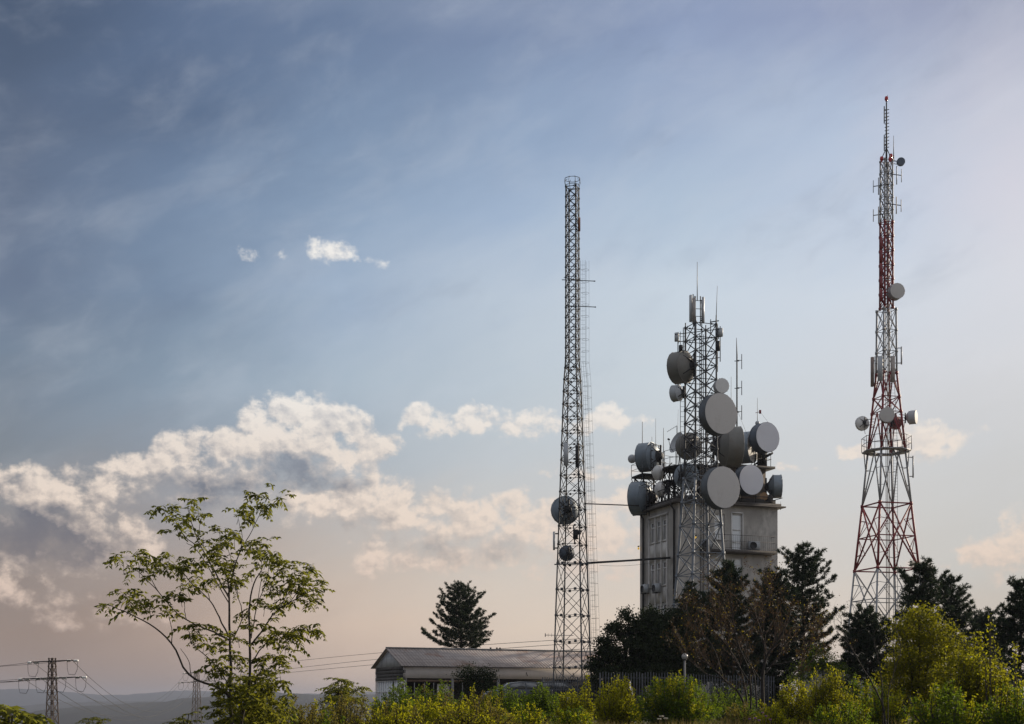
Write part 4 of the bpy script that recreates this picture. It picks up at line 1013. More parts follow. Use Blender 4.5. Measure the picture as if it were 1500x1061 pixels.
# ------------------------------------------------------------------ foliage
def unit(a): return a / np.maximum(1e-9, np.linalg.norm(a, axis=-1, keepdims=True))
def leaves(Pp, D, L, Wd, fold=.18, up=None):
    """loose leaf quads: base point, direction, length, width (numpy arrays)"""
    n = len(Pp); D = unit(D); r_ = rng.normal(size=(n, 3)) if up is None else up + rng.normal(size=(n, 3)) * .35
    sd = unit(np.cross(D, r_)); nr = np.cross(sd, D)
    L = np.broadcast_to(np.asarray(L, float).reshape(-1, 1), (n, 1)); Wd = np.broadcast_to(np.asarray(Wd, float).reshape(-1, 1), (n, 1))
    mid = Pp + D * L * .45 + nr * Wd * fold
    return np.stack([Pp, mid + sd * Wd * .5, Pp + D * L - nr * L * .08, mid - sd * Wd * .5], axis=1)
def fronds(mb, stem, items, pairs=6, lw=.30, ll=.30):
    """compound leaves: items are (base, direction, length)"""
    for b, d, L in items:
        b = np.array(b, float); d = unit(np.array(d, float)); sd = unit(np.cross(d, [0, 0, 1.0]) + 1e-4); t = np.linspace(.18, 1, pairs)
        droop = np.array([0, 0, -1.0]) * L * .42
        pts = b + np.outer(t, d) * L + np.outer(t ** 2.2, droop)
        tang = d + np.outer(2.2 * t ** 1.2, droop / L)
        sz = L * ll * (.72 + .5 * np.sin(PI * (t * .85 + .1)))
        for s_ in (-1, 1):
            D = sd * s_ + tang * .42 + np.array([0, 0, -.42]) + rng.normal(size=(pairs, 3)) * .26
            mb.quads(leaves(pts + rng.normal(size=pts.shape) * .004, D, sz * rng.uniform(.8, 1.15, pairs), sz * lw, up=np.array([0, 0, 1.0])))
        mb.quads(leaves(pts[-1:], tang[-1:], [sz[-1] * .9], [sz[-1] * lw]))
        if stem is not None: stem.path([b, b + d * L * .5 + droop * .22, b + d * L + droop], [.004, .003, .002], 3)
def branch_path(pts, r0, r1, sub=3, wob=.04):
    pts = [Vector(p) for p in pts]; out = []
    for i in range(len(pts) - 1):
        p0, p1, p2, p3 = pts[max(0, i - 1)], pts[i], pts[i + 1], pts[min(len(pts) - 1, i + 2)]
        for k in range(sub):
            t = k / sub
            out.append(.5 * ((2 * p1) + (p2 - p0) * t + (2 * p0 - 5 * p1 + 4 * p2 - p3) * t * t + (3 * p1 - p0 - 3 * p2 + p3) * t ** 3) + Vector([rnd.uniform(-wob, wob) for _ in range(3)]))
    out.append(pts[-1]); n = len(out)
    return out, [lerp(r0, r1, (i / (n - 1)) ** .8) for i in range(n)]

def shoot_shrub(label, px, Y, wpx, ytop, m, n=46, per=46, leaf=.085, seed=0, name='shrub', cat='shrub', group='shrubs along the meadow edge', droop=.15, stems=greybark, fill=.5, spiky=.5, zb=None, dep=None, lw=.55, second=None, frac=.1):
    """shrub of many leafy shoots that rise out of one foot"""
    global rng
    rng = np.random.default_rng(seed + 100); r_ = random.Random(seed)
    x = (px - 750) * Y / F; g_ = ground_z(x, Y) if zb is None else zb; w = wpx * Y / F / 2; d = w * .8 if dep is None else dep; h = zz(ytop, Y) - g_
    rt = thing(name, label, cat, V3(x, Y, g_), group=group); fo, st, so = MB(), MB(), MB()
    for i in range(n):
        a = r_.uniform(0, 2 * PI); u = r_.random() ** .6; el = r_.uniform(.15, 1)
        k = (1 + spiky * .45 * r_.uniform(-1, .6))
        top = V3(x + math.cos(a) * w * u * (1.08 - .25 * el) * k, Y + math.sin(a) * d * u, g_ + h * (1 - .5 * u ** 2.4) * (1 if i % 3 == 0 else .3 + .7 * el) * (1 + spiky * r_.uniform(-.26, .06)))
        base = V3(x + math.cos(a) * w * .25 * u, Y + math.sin(a) * d * .25 * u, g_ - .05)
        mid = base.lerp(top, .55) + V3(math.cos(a) * w * .12, 0, h * .1)
        p, rr = branch_path([base, mid, top], .018 + .004 * h, .004, 3, .02); st.path(p, rr, 4)
        t = rng.uniform(.25, 1.0, per) ** .8; A, Bm, C = (np.array(v) for v in (base, mid, top)); t = t[:, None]
        q = A * (1 - t) ** 2 + Bm * 2 * t * (1 - t) + C * t * t
        ax = unit((C - Bm))[None, :]
        q = q + rng.normal(size=q.shape) * (.03 + .10 * (1 - t)) * max(.6, min(1.6, h * .5))
        D = rng.normal(size=q.shape) + ax * .6 + np.array([0, 0, -droop])
        tgt = so if (second is not None and r_.random() < frac) else fo
        tgt.quads(leaves(q, D, leaf * rng.uniform(.6, 1.25, per), leaf * lw * rng.uniform(.8, 1.2, per)))
    if fill:
        k = int(n * per * fill); v = rng.normal(size=(k, 3)); v = unit(v) * rng.random((k, 1)) ** .45; v[:, 2] = np.abs(v[:, 2]) ** .8
        lump = 1 + .22 * np.sin(v[:, :1] * 7 + seed) * np.sin(v[:, 2:] * 6 + seed * 2)
        q = np.array([x, Y, g_]) + v * lump * np.array([w * .92, d * .9, h * .80])
        fo.quads(leaves(q, rng.normal(size=q.shape) + np.array([0, 0, -droop]), leaf * rng.uniform(.7, 1.3, k), leaf * lw * rng.uniform(.8, 1.2, k)))
    fo.build('foliage', m, rt, smooth=False); st.build('stems', stems, rt)
    if so.q: so.build('foliage', second, rt)
    return rt
def frond_shrub(label, px, Y, wpx, ytop, m, n=14, seed=0, L=.5, per=9, group='sumac like shrubs', name='sumac_shrub', zb=None, pairs=7, tops=None):
    global rng
    rng = np.random.default_rng(seed + 500); r_ = random.Random(seed)
    x = (px - 750) * Y / F; g_ = ground_z(x, Y) if zb is None else zb; w = wpx * Y / F / 2; h = zz(ytop, Y) - g_
    rt = thing(name, label, 'shrub', V3(x, Y, g_), group=group); fo, st = MB(), MB()
    for i in range(n):
        a = r_.uniform(0, 2 * PI); u = r_.random() ** .5
        top = V3(x + math.cos(a) * w * u * .8, Y + math.sin(a) * w * u * .8, g_ + h * (1 - .35 * u * r_.random()) * r_.uniform(.8, 1.02) - L * .1)
        p, rr = branch_path([V3(x + math.cos(a) * w * .15, Y + math.sin(a) * w * .15, g_ - .05), V3(x + math.cos(a) * w * u * .3, Y + math.sin(a) * w * u * .3, g_ + h * .5), top], .028, .010, 3, .02); st.path(p, rr, 5)
        it = []
        for k in range(per):
            b = 2 * PI * k / per + r_.uniform(-.4, .4); e = r_.uniform(-.1, .75); s0 = p[-1 - (k % 4)] if k > per / 2 else p[-1]
            it.append((tuple(s0), (math.cos(b), math.sin(b), e), L * r_.uniform(.7, 1.1)))
        fronds(fo, st, it, pairs)
    fo.build('foliage', m, rt); st.build('stems', greybark, rt)
    return rt

def pine(label, px, Y, ytop, prof, seed, group='black pines', zb=None, trunk_r=.17, tuft=.25, dens=1.0, lean=0, needles=24, bare=.0, whorl=.44):
    """black pine: whorls of rising boughs with needle tufts; prof gives bough reach (photo px) by row"""
    global rng
    rng = np.random.default_rng(seed + 900); r_ = random.Random(seed)
    x = (px - 750) * Y / F; g_ = ground_z(x, Y) if zb is None else zb; zt = zz(ytop, Y); H = zt - g_
    rt = thing('pine_tree', label, 'tree', V3(x, Y, g_), group=group); cr, tr = MB(), MB()
    axis = lambda z: V3(x + lean * (z - g_) / H + .06 * math.sin(z * .9 + seed), Y + .05 * math.cos(z * .7 + seed), z)
    zs = np.linspace(g_ - .1, zt - .1, 14); tr.path([axis(z) for z in zs], [lerp(trunk_r, .02, i / 13) for i in range(14)], 8)
    tab = sorted((zz(y, Y), wd * Y / F) for y, wd in prof)
    TP, TD = [], []
    z = max(tab[0][0], g_ + H * .1)
    while z < zt - .15:
        reach = interp(tab, z); nb = 5 + (r_.random() < .5); a0 = r_.uniform(0, 2 * PI); f = (z - g_) / H
        for k in range(nb):
            if r_.random() < bare: continue
            a = a0 + 2 * PI * k / nb + r_.uniform(-.35, .35); Lr = reach * (r_.uniform(.55, 1.12) if r_.random() > .12 else r_.uniform(1.05, 1.25)); Lr = max(.22, Lr)
            d = V3(math.cos(a), math.sin(a), 0); up = lerp(-.05, .6, f ** 1.4) + r_.uniform(-.14, .14)
            z1 = z + r_.uniform(-.16, .16); s0 = axis(z1)
            p1 = s0 + d * Lr * .5 + V3(0, 0, Lr * .5 * up * .7); p2 = s0 + d * Lr + V3(0, 0, Lr * up + .2 * Lr)
            p, rr = branch_path([s0, p1, p2], max(.018, .02 * Lr), .008, 3, .03); tr.path(p, rr, 4)
            ns = max(3, int(Lr / .125 * dens))
            for j in range(ns):
                t = lerp(.28 if f < .6 else .12, 1.0, (j + r_.random() * .6) / ns); t = min(t, 1); i0 = min(len(p) - 2, int(t * (len(p) - 1))); q = p[i0].lerp(p[i0 + 1], t * (len(p) - 1) - i0)
                sl_ = (.16 + .34 * Lr * (1 - t * .75)) * r_.uniform(.5, 1.1) if j < ns - 1 else .05
                sa = a + r_.choice((-1, 1)) * r_.uniform(.5, 1.25) if j < ns - 1 else a
                sd = V3(math.cos(sa), math.sin(sa), up * .6 + r_.uniform(-.05, .5)).normalized()
                e = q + sd * min(sl_, .75)
                if sl_ > .2: tr.tube(q, e, .010, .006, 3)
                for g in (1.0, .55):
                    if g < 1 and sl_ < .3: continue
                    TP.append(tuple(q.lerp(e, g))); TD.append(tuple((sd + V3(0, 0, .35)).normalized()))
        z += whorl * r_.uniform(.75, 1.2) * lerp(1, .62, f)
    for k in range(5): TP.append(tuple(axis(zt - .1 - .12 * k))); TD.append((r_.uniform(-.3, .3), r_.uniform(-.3, .3), 1))
    TP, TD = np.array(TP), np.array(TD); n = needles
    Pp = np.repeat(TP, n, 0); D = unit(np.repeat(TD, n, 0) * .75 + rng.normal(size=(len(Pp), 3)) * .55)
    Pp = Pp - np.repeat(TD, n, 0) * rng.uniform(0, .16, (len(Pp), 1))
    L = tuft * rng.uniform(.65, 1.15, len(Pp)); cr.quads(leaves(Pp, D, L, L * .17, 0))
    cr.build('crown', needle, rt); tr.build('trunk', bark, rt)
    return rt

def broadleaf(label, px, Y, clumps, m, leaf=.10, per=70, seed=0, group='dark broadleaf trees', nclump=90, trunk_r=.14, name='broadleaf_tree', zb=None, spread=.36, stemm=bark, lw=.6):
    """clumps: crown lobes in photo px (cx, cy, rx, ry)"""
    global rng
    rng = np.random.default_rng(seed + 300); r_ = random.Random(seed)
    x = (px - 750) * Y / F; g_ = ground_z(x, Y) if zb is None else zb
    rt = thing(name, label, 'tree', V3(x, Y, g_), group=group); cr, tr = MB(), MB(); k = Y / F
    tot = sum(rx * ry for _, _, rx, ry in clumps); pts = []
    for cx, cy, rx, ry in clumps:
        c = P(cx, cy, Y); nn = max(4, int(nclump * rx * ry / tot))
        hub = V3(lerp(x, c.x, .8), Y, max(g_ + .4, c.z - ry * k * .7))
        p, rr = branch_path([V3(x, Y, g_ - .05), V3(lerp(x, c.x, .35), Y, lerp(g_, hub.z, .55)), hub], trunk_r, trunk_r * .4, 3, .04); tr.path(p, rr, 6)
        for i in range(nn):
            v = unit(rng.normal(size=3)) * rng.random() ** .28; q = c + V3(v[0] * rx * k, v[1] * rx * k * .85, v[2] * ry * k); pts.append(tuple(q))
            if i % 2 == 0: 
                p, rr = branch_path([hub, hub.lerp(q, .5) + V3(0, 0, .1), q], trunk_r * .22, .008, 2, .05); tr.path(p, rr, 4)
    pts = np.array(pts); q = np.repeat(pts, per, 0) + rng.normal(size=(len(pts) * per, 3)) * spread * np.array([1, 1, .75])
    D = rng.normal(size=q.shape) + np.array([0, 0, -.35])
    cr.quads(leaves(q, D, leaf * rng.uniform(.6, 1.3, len(q)), leaf * lw)); cr.build('crown', m, rt); tr.build('trunk', stemm, rt)
    return rt

# --- the young tree at the left: limbs and leaf tufts follow its open fan
AY = 32.0; zp_ = lambda zx, zy, dy=0: P(130 + zx / 2.938, 700 + zy / 2.938, AY + dy)
at_ = thing('ailanthus_tree', 'young open tree with fan of thin limbs and feathery leaves, tallest plant before the pylons', 'tree', V3(P(338, 0, AY).x, AY, ground_z(P(338, 0, AY).x, AY)))
gT = ground_z(at_.location.x, AY)
br = MB(); fo = MB(); st = MB(); tips = []
limbs = [  # zoomed px chain, depth offsets from/to, radii
    ([(625, 1200), (618, 1061), (606, 960), (612, 850), (607, 680), (604, 500), (598, 430)], 0, .2, .062, .016),
    ([(640, 1200), (655, 1050), (688, 900), (694, 720), (690, 600), (702, 480), (742, 400)], 0, -.6, .052, .012),
    ([(612, 945), (560, 905), (430, 845), (355, 710), (260, 630), (150, 575), (82, 548)], 0, -1.1, .036, .008),
    ([(355, 710), (358, 650), (345, 600)], -.5, -.9, .012, .006), ([(440, 850), (430, 790), (395, 735)], -.2, .4, .012, .006),
    ([(608, 700), (540, 665), (480, 640), (390, 590), (300, 490), (262, 425)], 0, .9, .028, .008),
    ([(300, 490), (220, 410), (160, 370)], .6, 1.0, .012, .005), ([(420, 605), (412, 560), (420, 500)], .4, .2, .011, .005),
    ([(606, 690), (560, 600), (520, 530), (440, 450), (400, 400)], 0, -.8, .024, .007), ([(520, 530), (508, 480), (480, 410)], -.4, -.8, .011, .005),
    ([(604, 520), (540, 400), (470, 270), (440, 190), (425, 130)], 0, .8, .022, .007), ([(480, 300), (410, 250), (370, 180), (330, 140)], .5, 1.1, .013, .005),
    ([(604, 540), (480, 330), (420, 280)], .1, 1.2, .014, .006), ([(470, 260), (480, 200), (490, 150)], .6, .3, .008, .004),
    ([(620, 700), (660, 600), (640, 500), (620, 400)], 0, -.9, .016, .006), ([(604, 500), (625, 390), (655, 310), (690, 250), (742, 145)], 0, -.4, .020, .006),
    ([(655, 310), (660, 250), (645, 180)], -.2, -.5, .010, .005), ([(625, 390), (598, 310), (560, 260)], -.1, .4, .009, .004),
    ([(692, 730), (760, 640), (800, 580), (860, 540), (930, 500), (985, 480)], 0, -.9, .024, .007), ([(800, 590), (845, 520), (870, 430)], -.4, -1.0, .013, .005),
    ([(860, 545), (910, 470), (950, 395)], -.5, .1, .010, .005), ([(700, 690), (722, 560), (765, 440), (775, 360)], 0, .9, .016, .006), ([(720, 580), (745, 400), (735, 310)], .3, .8, .010, .005),
    ([(700, 800), (780, 690), (850, 670), (945, 645)], 0, -1.0, .018, .006), ([(692, 880), (740, 860), (800, 850), (812, 780), (870, 690)], 0, .8, .018, .006),
    ([(610, 900), (540, 800), (450, 720), (430, 660)], 0, -.9, .018, .006), ([(614, 960), (560, 900), (530, 840)], 0, .6, .014, .006),
    ([(660, 1040), (720, 960), (790, 930), (800, 900)], 0, .6, .016, .006), ([(690, 900), (720, 860), (760, 800)], 0, -.7, .013, .005), ([(640, 1000), (560, 985), (520, 960)], 0, -.6, .014, .006)]
for pts, d0, d1, r0, r1 in limbs:
    n = len(pts); pw = [zp_(x, y, lerp(d0, d1, i / (n - 1))) for i, (x, y) in enumerate(pts)]
    p, rr = branch_path(pw, r0, r1, 4, .010); br.path(p, rr, 7 if r0 > .03 else 5)
tuft_spots = [(90, 548), (150, 520), (205, 545), (262, 552), (180, 505), (345, 588), (150, 362), (215, 380), (262, 395), (330, 362), (230, 345), (300, 370), (390, 505), (425, 482), (372, 530), (345, 500), (410, 395), (450, 362), (485, 400), (385, 360), (440, 430),
    (320, 132), (362, 150), (425, 108), (472, 140), (380, 215), (430, 240), (492, 255), (400, 170), (515, 300), (700, 92), (760, 102), (815, 78), (690, 150), (630, 160), (650, 150), (730, 75), (550, 285), (600, 250), (562, 235), (625, 250), (600, 440), (560, 465), (640, 470), (590, 400), (540, 420), (660, 440), (620, 380), (545, 365), (580, 350), (660, 380),
    (735, 300), (765, 345), (792, 380), (722, 372), (690, 300), (760, 290), (800, 340), (740, 430), (790, 430), (700, 400), (870, 425), (950, 392), (960, 450), (915, 480), (990, 488), (850, 505), (880, 390), (820, 470), (800, 520), (900, 440), (760, 545), (930, 520),
    (872, 662), (930, 650), (965, 642), (830, 690), (800, 640), (900, 690), (760, 690), (800, 760), (850, 720), (450, 690), (500, 705), (560, 700), (435, 660), (520, 740), (600, 765), (640, 772), (470, 650), (400, 720), (580, 820), (540, 832), (560, 872), (480, 780), (700, 640), (680, 560), (640, 680)]
low = [(740, 800), (790, 790), (720, 860), (800, 880), (760, 920), (700, 980), (580, 950), (820, 830), (640, 930), (600, 1010), (690, 930), (780, 980), (560, 1040), (650, 1050), (740, 1040), (840, 960), (620, 880), (810, 1040),
    (600, 960), (660, 990), (720, 940), (760, 990), (680, 1030), (620, 1050), (560, 1000), (800, 1000), (740, 880), (700, 900), (640, 870), (780, 850), (590, 900)]
rng = np.random.default_rng(77); r_ = random.Random(77)
for i, (x, y) in enumerate(tuft_spots + low):
    if i < len(tuft_spots) and i % 4 == 2 and 330 < x < 830: continue
    c = zp_(x, y, r_.uniform(-1.0, 1.0)); it = []
    for k in range(7):
        b = 2 * PI * k / 7 + r_.uniform(-.5, .5); o = V3(r_.uniform(-.18, .18), r_.uniform(-.25, .25), r_.uniform(-.17, .15))
        it.append((tuple(c + o), (math.cos(b), math.sin(b), r_.uniform(-.5, 1.0)), r_.uniform(.24, .42)))
    fronds(fo, st, it, 5, .44, .40)
    st.tube(c + V3(r_.uniform(-.1, .1), 0, -.28), c, .008, .004, 4)
br.build('trunk', greybark, at_, smooth=True); fo.build('crown', lf_tree, at_); st.build('leaf_stalks', greybark, at_)

# --- pines
pine('solitary black pine rising behind the roof of the long shed', 675, 131, 852, [(952, 55), (940, 54), (925, 40), (905, 38), (888, 31), (870, 18), (858, 7)], 1, dens=1.0, trunk_r=.22, bare=.12, whorl=.52)
pine('tall black pine with open lower boughs at the end wall of the concrete block', 1176, 88, 797, [(985, 34), (960, 50), (930, 52), (905, 52), (880, 46), (855, 34), (835, 34), (820, 26), (808, 12)], 2, dens=.9, bare=.2)
pine('dark pine before the block, its pointed top under the balcony', 1066, 84, 826, [(1000, 40), (960, 46), (920, 40), (880, 34), (855, 22), (838, 11)], 3, dens=1.3)
pine('smaller dark pine at the foot of the squat mast', 1013, 83, 858, [(1000, 34), (960, 36), (920, 30), (890, 22), (872, 10)], 4, dens=1.25)
pine('dark pine leaning on the tall open pine, in front of the block corner', 1132, 86, 838, [(1000, 42), (960, 44), (920, 36), (885, 28), (858, 17)], 5, dens=1.25)
pine('low dark pine in front of the legs of the banded mast', 1268, 84, 890, [(1000, 44), (970, 42), (945, 36), (920, 28), (902, 14)], 6, dens=1.2)
pine('bushy pine overlapping the far leg of the banded mast', 1351, 80, 826, [(990, 46), (950, 46), (915, 44), (890, 40), (868, 38), (850, 30), (838, 17)], 7, dens=.95, bare=.12)
pine('narrower pine standing beside the bushy pine, a little lower', 1393, 84, 840, [(980, 40), (940, 38), (900, 30), (875, 26), (858, 14)], 8, dens=.95, bare=.1)
pine('dark pine cut by the frame edge behind the sunlit leafy bush', 1494, 74, 852, [(1000, 48), (960, 44), (930, 38), (900, 30), (875, 18)], 9, dens=1.2)
pine('dark pine filling the gap behind the solitary sapling twigs', 1440, 92, 905, [(1000, 40), (960, 34), (935, 24)], 10, dens=1.2)

# --- broadleaf trees in front of the block
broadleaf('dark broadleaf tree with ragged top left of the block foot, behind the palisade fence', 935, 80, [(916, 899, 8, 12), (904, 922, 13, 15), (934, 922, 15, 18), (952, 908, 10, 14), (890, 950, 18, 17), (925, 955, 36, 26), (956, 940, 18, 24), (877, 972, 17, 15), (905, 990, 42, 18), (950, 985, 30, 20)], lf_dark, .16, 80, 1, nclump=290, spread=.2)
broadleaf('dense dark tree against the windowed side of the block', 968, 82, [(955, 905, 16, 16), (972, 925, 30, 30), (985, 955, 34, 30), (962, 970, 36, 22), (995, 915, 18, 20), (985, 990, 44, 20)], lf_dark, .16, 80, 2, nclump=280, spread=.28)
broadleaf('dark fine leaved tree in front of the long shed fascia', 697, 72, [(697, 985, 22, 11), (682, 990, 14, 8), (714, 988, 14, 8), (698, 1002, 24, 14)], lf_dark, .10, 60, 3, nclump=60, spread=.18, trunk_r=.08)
broadleaf('bushy green tree under the tall open pine', 1205, 82, [(1205, 965, 26, 16), (1180, 985, 26, 16), (1225, 985, 20, 14)], lf_green, .10, 60, 4, nclump=70, spread=.24, trunk_r=.08)
broadleaf('sunlit yellowish tree in front of the bushy pine', 1345, 44, [(1348, 902, 24, 14), (1325, 928, 20, 24), (1372, 928, 30, 22), (1338, 962, 36, 28), (1390, 972, 32, 30), (1318, 1000, 30, 26), (1362, 1010, 42, 28)], lf_mid, .09, 64, 5, nclump=210, spread=.17, trunk_r=.07, group='sunlit bushes', lw=.55)

# --- bare brown tree
def bare_tree(label, Y, limbs, twig_n, seed, m_leaf, m_leaf2, group=None, name='bare_tree', nl=5, leafs=.06, twl=.7, zb=None, r0=.075):
    global rng
    rng = np.random.default_rng(seed); r_ = random.Random(seed)
    b = P(*limbs[0][0][0], Y); rt = thing(name, label, 'tree', V3(b.x, Y, ground_z(b.x, Y)), group=group)
    tr = MB(); tw = MB() if nl else tr; sp = []
    def grow(p, d, L, r, lev):
        n = 4; pts = [p]
        for i in range(n): d = (d + V3(r_.uniform(-.22, .22), r_.uniform(-.22, .22), r_.uniform(-.10, .2))).normalized(); pts.append(pts[-1] + d * L / n)
        tw.path(pts, [lerp(r, r * .4, i / n) for i in range(n + 1)], 4 if lev < 2 else 3)
        for q in pts[1:]:
            for _ in range(nl):
                if r_.random() < .13: sp.append((tuple(q + V3(r_.uniform(-.08, .08), r_.uniform(-.08, .08), r_.uniform(-.08, .08)))))
        if lev < 3:
            for k in range(3):
                q = pts[r_.randint(1, n)]; dd = (d + V3(r_.uniform(-.8, .8), r_.uniform(-.8, .8), r_.uniform(-.25, .55))).normalized(); grow(q, dd, L * r_.uniform(.5, .8), r * .55, lev + 1)
    for pts, ra, rb, d1 in limbs:
        n = len(pts); pw = [P(x, y, Y + d1 * i / (n - 1)) for i, (x, y) in enumerate(pts)]
        if pts[0][1] > 1030: pw[0].z = min(pw[0].z, ground_z(pw[0].x, Y) - .05)
        p, rr = branch_path(pw, ra, rb, 4, .012); tr.path(p, rr, 6)
        for k in range(twig_n):
            t = r_.uniform(.3, 1); i0 = min(len(p) - 2, int(t * (len(p) - 1))); d = (p[i0 + 1] - p[i0]).normalized() * .7
            grow(p[i0], (d + V3(r_.uniform(-.8, .8), r_.uniform(-.8, .8), r_.uniform(-.2, .6))).normalized(), twl * r_.uniform(.6, 1.2), max(.006, rr[i0] * .4), 1)
    sp = np.array(sp); k = rng.random(len(sp)) < .11
    for mm, q, nm in ((m_leaf, sp[~k], 'withered_leaves'), (m_leaf2, sp[k], 'yellow_leaves')):
        if len(q): MB().quads(leaves(q, rng.normal(size=q.shape) + np.array([0, 0, -.6]), leafs * rng.uniform(.6, 1.3, len(q)), leafs * .5)).build('foliage', mm, rt)
    tr.build('trunk', bark, rt)
    if nl: tw.build('twigs', redtwig, rt)
    return rt
redtwig = mat('reddish_twig', (.10, .066, .05), .85, 0, .3, 5)
bare_tree('half bare brown tree with dark forked trunk and sparse withered leaves before the block', 54, [
    ([(1119, 1040), (1117, 1000), (1122, 965), (1135, 945), (1152, 915), (1158, 895)], .085, .02, -.4), ([(1122, 965), (1116, 930), (1105, 895), (1098, 855)], .045, .012, .6),
    ([(1117, 990), (1130, 975), (1150, 950), (1180, 925)], .04, .012, .5), ([(1105, 1040), (1085, 1020), (1060, 995), (1040, 975), (1022, 965)], .06, .014, -.5),
    ([(1098, 1040), (1090, 1000), (1075, 960), (1050, 930), (1030, 905)], .045, .010, .5), ([(1100, 1035), (1098, 990), (1080, 940), (1072, 895), (1070, 865)], .04, .010, -.3),
    ([(1110, 1040), (1105, 990), (1092, 950), (1110, 905), (1128, 868)], .035, .010, .7), ([(1060, 995), (1045, 950), (1018, 915), (1003, 890)], .028, .008, .3),
    ([(1135, 945), (1140, 905), (1130, 870), (1122, 845)], .025, .007, -.2), ([(1150, 1045), (1155, 1000), (1180, 975), (1205, 960)], .03, .008, .4),
    ([(1060, 995), (1030, 985), (1005, 955), (995, 935)], .022, .007, .2), ([(1098, 1000), (1065, 945), (1045, 890), (1040, 860)], .03, .008, .5), ([(1130, 975), (1165, 965), (1195, 930), (1200, 905)], .024, .007, -.3), ([(1117, 1000), (1090, 960), (1060, 915), (1052, 880)], .028, .008, .2)], 13, 41, lf_brown, lf_gold, nl=4, leafs=.08, twl=.85)
bare_tree('bare sapling with thin dark twigs, nearest the camera below the banded mast', 30, [
    ([(1302, 1075), (1295, 1045), (1285, 1015), (1262, 975), (1243, 945), (1225, 925)], .026, .006, -.2), ([(1300, 1060), (1301, 1020), (1310, 985), (1308, 945)], .018, .005, .2),
    ([(1295, 1045), (1292, 1000), (1284, 960), (1280, 935)], .014, .004, .2), ([(1262, 975), (1240, 935), (1231, 910)], .010, .003, .1), ([(1310, 985), (1320, 955), (1316, 935)], .008, .003, .1)], 3, 43, lf_brown, lf_olive, name='bare_sapling', nl=0, twl=.28)

# --- shrubs along the meadow edge
SH = shoot_shrub
frond_shrub('feathery green fronds in the near corner below the near pylon', 0, 15, 76, 1000, lf_tree, 8, 1, .5, 6, pairs=9)
frond_shrub('small feathery shoot standing alone beyond the meadow edge between the pylons', 138, 34, 22, 1036, lf_tree, 3, 2, .30, 7)
frond_shrub('small feathery shoots left of the young tree foot, before the farther pylon', 266, 33, 34, 1040, lf_tree, 5, 3, .32, 7)
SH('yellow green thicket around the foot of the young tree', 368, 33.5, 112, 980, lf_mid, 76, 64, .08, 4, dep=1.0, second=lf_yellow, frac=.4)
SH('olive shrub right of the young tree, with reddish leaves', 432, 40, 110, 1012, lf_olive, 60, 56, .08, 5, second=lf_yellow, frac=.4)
frond_shrub('dark feathery sumac tops left of the long shed gable', 495, 48, 95, 993, lf_tree, 15, 6, .55, 9)
SH('olive thicket in front of the sumac tops', 505, 42, 120, 1010, lf_olive, 56, 52, .08, 7, second=lf_yellow, frac=.3)
SH('dark green shrub below the shed gable lamp', 585, 60, 104, 995, lf_green, 60, 60, .11, 8)
SH('dark leafy shrub before the shed door', 640, 64, 96, 993, lf_green, 56, 60, .11, 9, second=lf_olive, frac=.3)
SH('yellow olive twiggy shrub, broadest before the long shed', 640, 43, 150, 1016, lf_yellow, 80, 60, .085, 10, spiky=.8, second=lf_olive, frac=.35)
SH('yellowish shrub with thin upright shoots below the fine leaved dark tree', 708, 45, 94, 1004, lf_yellow, 44, 52, .08, 11, spiky=.9, second=lf_olive, frac=.4)
SH('dark green shrub hiding the lower half of the dark car', 738, 66, 96, 1001, lf_green, 56, 60, .11, 12)
SH('deep green low shrub before the two parked cars', 790, 58, 92, 1001, lf_green, 56, 64, .10, 13)
SH('bright yellow green bush with a tall leafy spike below the slim mast', 838, 50, 62, 1000, lf_yellow, 46, 60, .085, 14, spiky=.7)
SH('slender leafy spike of yellow green at the foot of the slim mast', 859, 48, 22, 988, lf_yellow, 10, 70, .085, 15, fill=.2, spiky=.2)
SH('broad yellow green bush in front of the palisade fence', 902, 50, 92, 990, lf_yellow, 76, 70, .085, 16, spiky=.55)
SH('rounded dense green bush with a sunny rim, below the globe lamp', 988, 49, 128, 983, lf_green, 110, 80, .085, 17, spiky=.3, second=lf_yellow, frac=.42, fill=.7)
SH('dark shrub behind the forked trunk of the bare brown tree', 1075, 60, 90, 1000, lf_green, 44, 56, .09, 18)
SH('low olive shrub at the foot of the bare brown tree', 1085, 46, 96, 1026, lf_olive, 44, 50, .07, 19, second=lf_green, frac=.3)
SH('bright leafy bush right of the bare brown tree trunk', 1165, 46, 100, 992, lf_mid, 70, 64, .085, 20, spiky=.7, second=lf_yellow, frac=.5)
SH('tall bright bush with a pointed top before the low outbuilding', 1213, 45, 96, 972, lf_mid, 80, 70, .08, 21, spiky=.75, second=lf_yellow, frac=.45)
SH('dark green shrub between the pointed bush and the bare sapling', 1262, 50, 110, 988, lf_green, 60, 60, .09, 22, second=lf_yellow, frac=.2)
SH('yellow green bush behind the bare sapling twigs', 1300, 42, 96, 998, lf_yellow, 50, 56, .08, 23, second=lf_green, frac=.4)
SH('large leafy bush with long upright sprays, largest at the frame edge', 1425, 38, 150, 922, lf_mid, 120, 70, .09, 24, spiky=.9, second=lf_yellow, frac=.35, fill=.5)
SH('tall thin leafy spray rising out of the large bush', 1452, 37, 24, 888, lf_yellow, 7, 44, .085, 25, fill=0, spiky=.3)
SH('leaning leafy spray at the outer edge of the large bush', 1486, 36, 26, 940, lf_yellow, 8, 44, .085, 26, fill=0, spiky=.3)
SH('green bush low in front of the large bush with sprays', 1390, 34, 150, 995, lf_green, 70, 56, .08, 27, second=lf_yellow, frac=.4)
SH('dark low bush in the near corner under the frame edge pine', 1480, 33, 110, 1000, lf_green, 56, 56, .08, 28, second=lf_yellow, frac=.3)
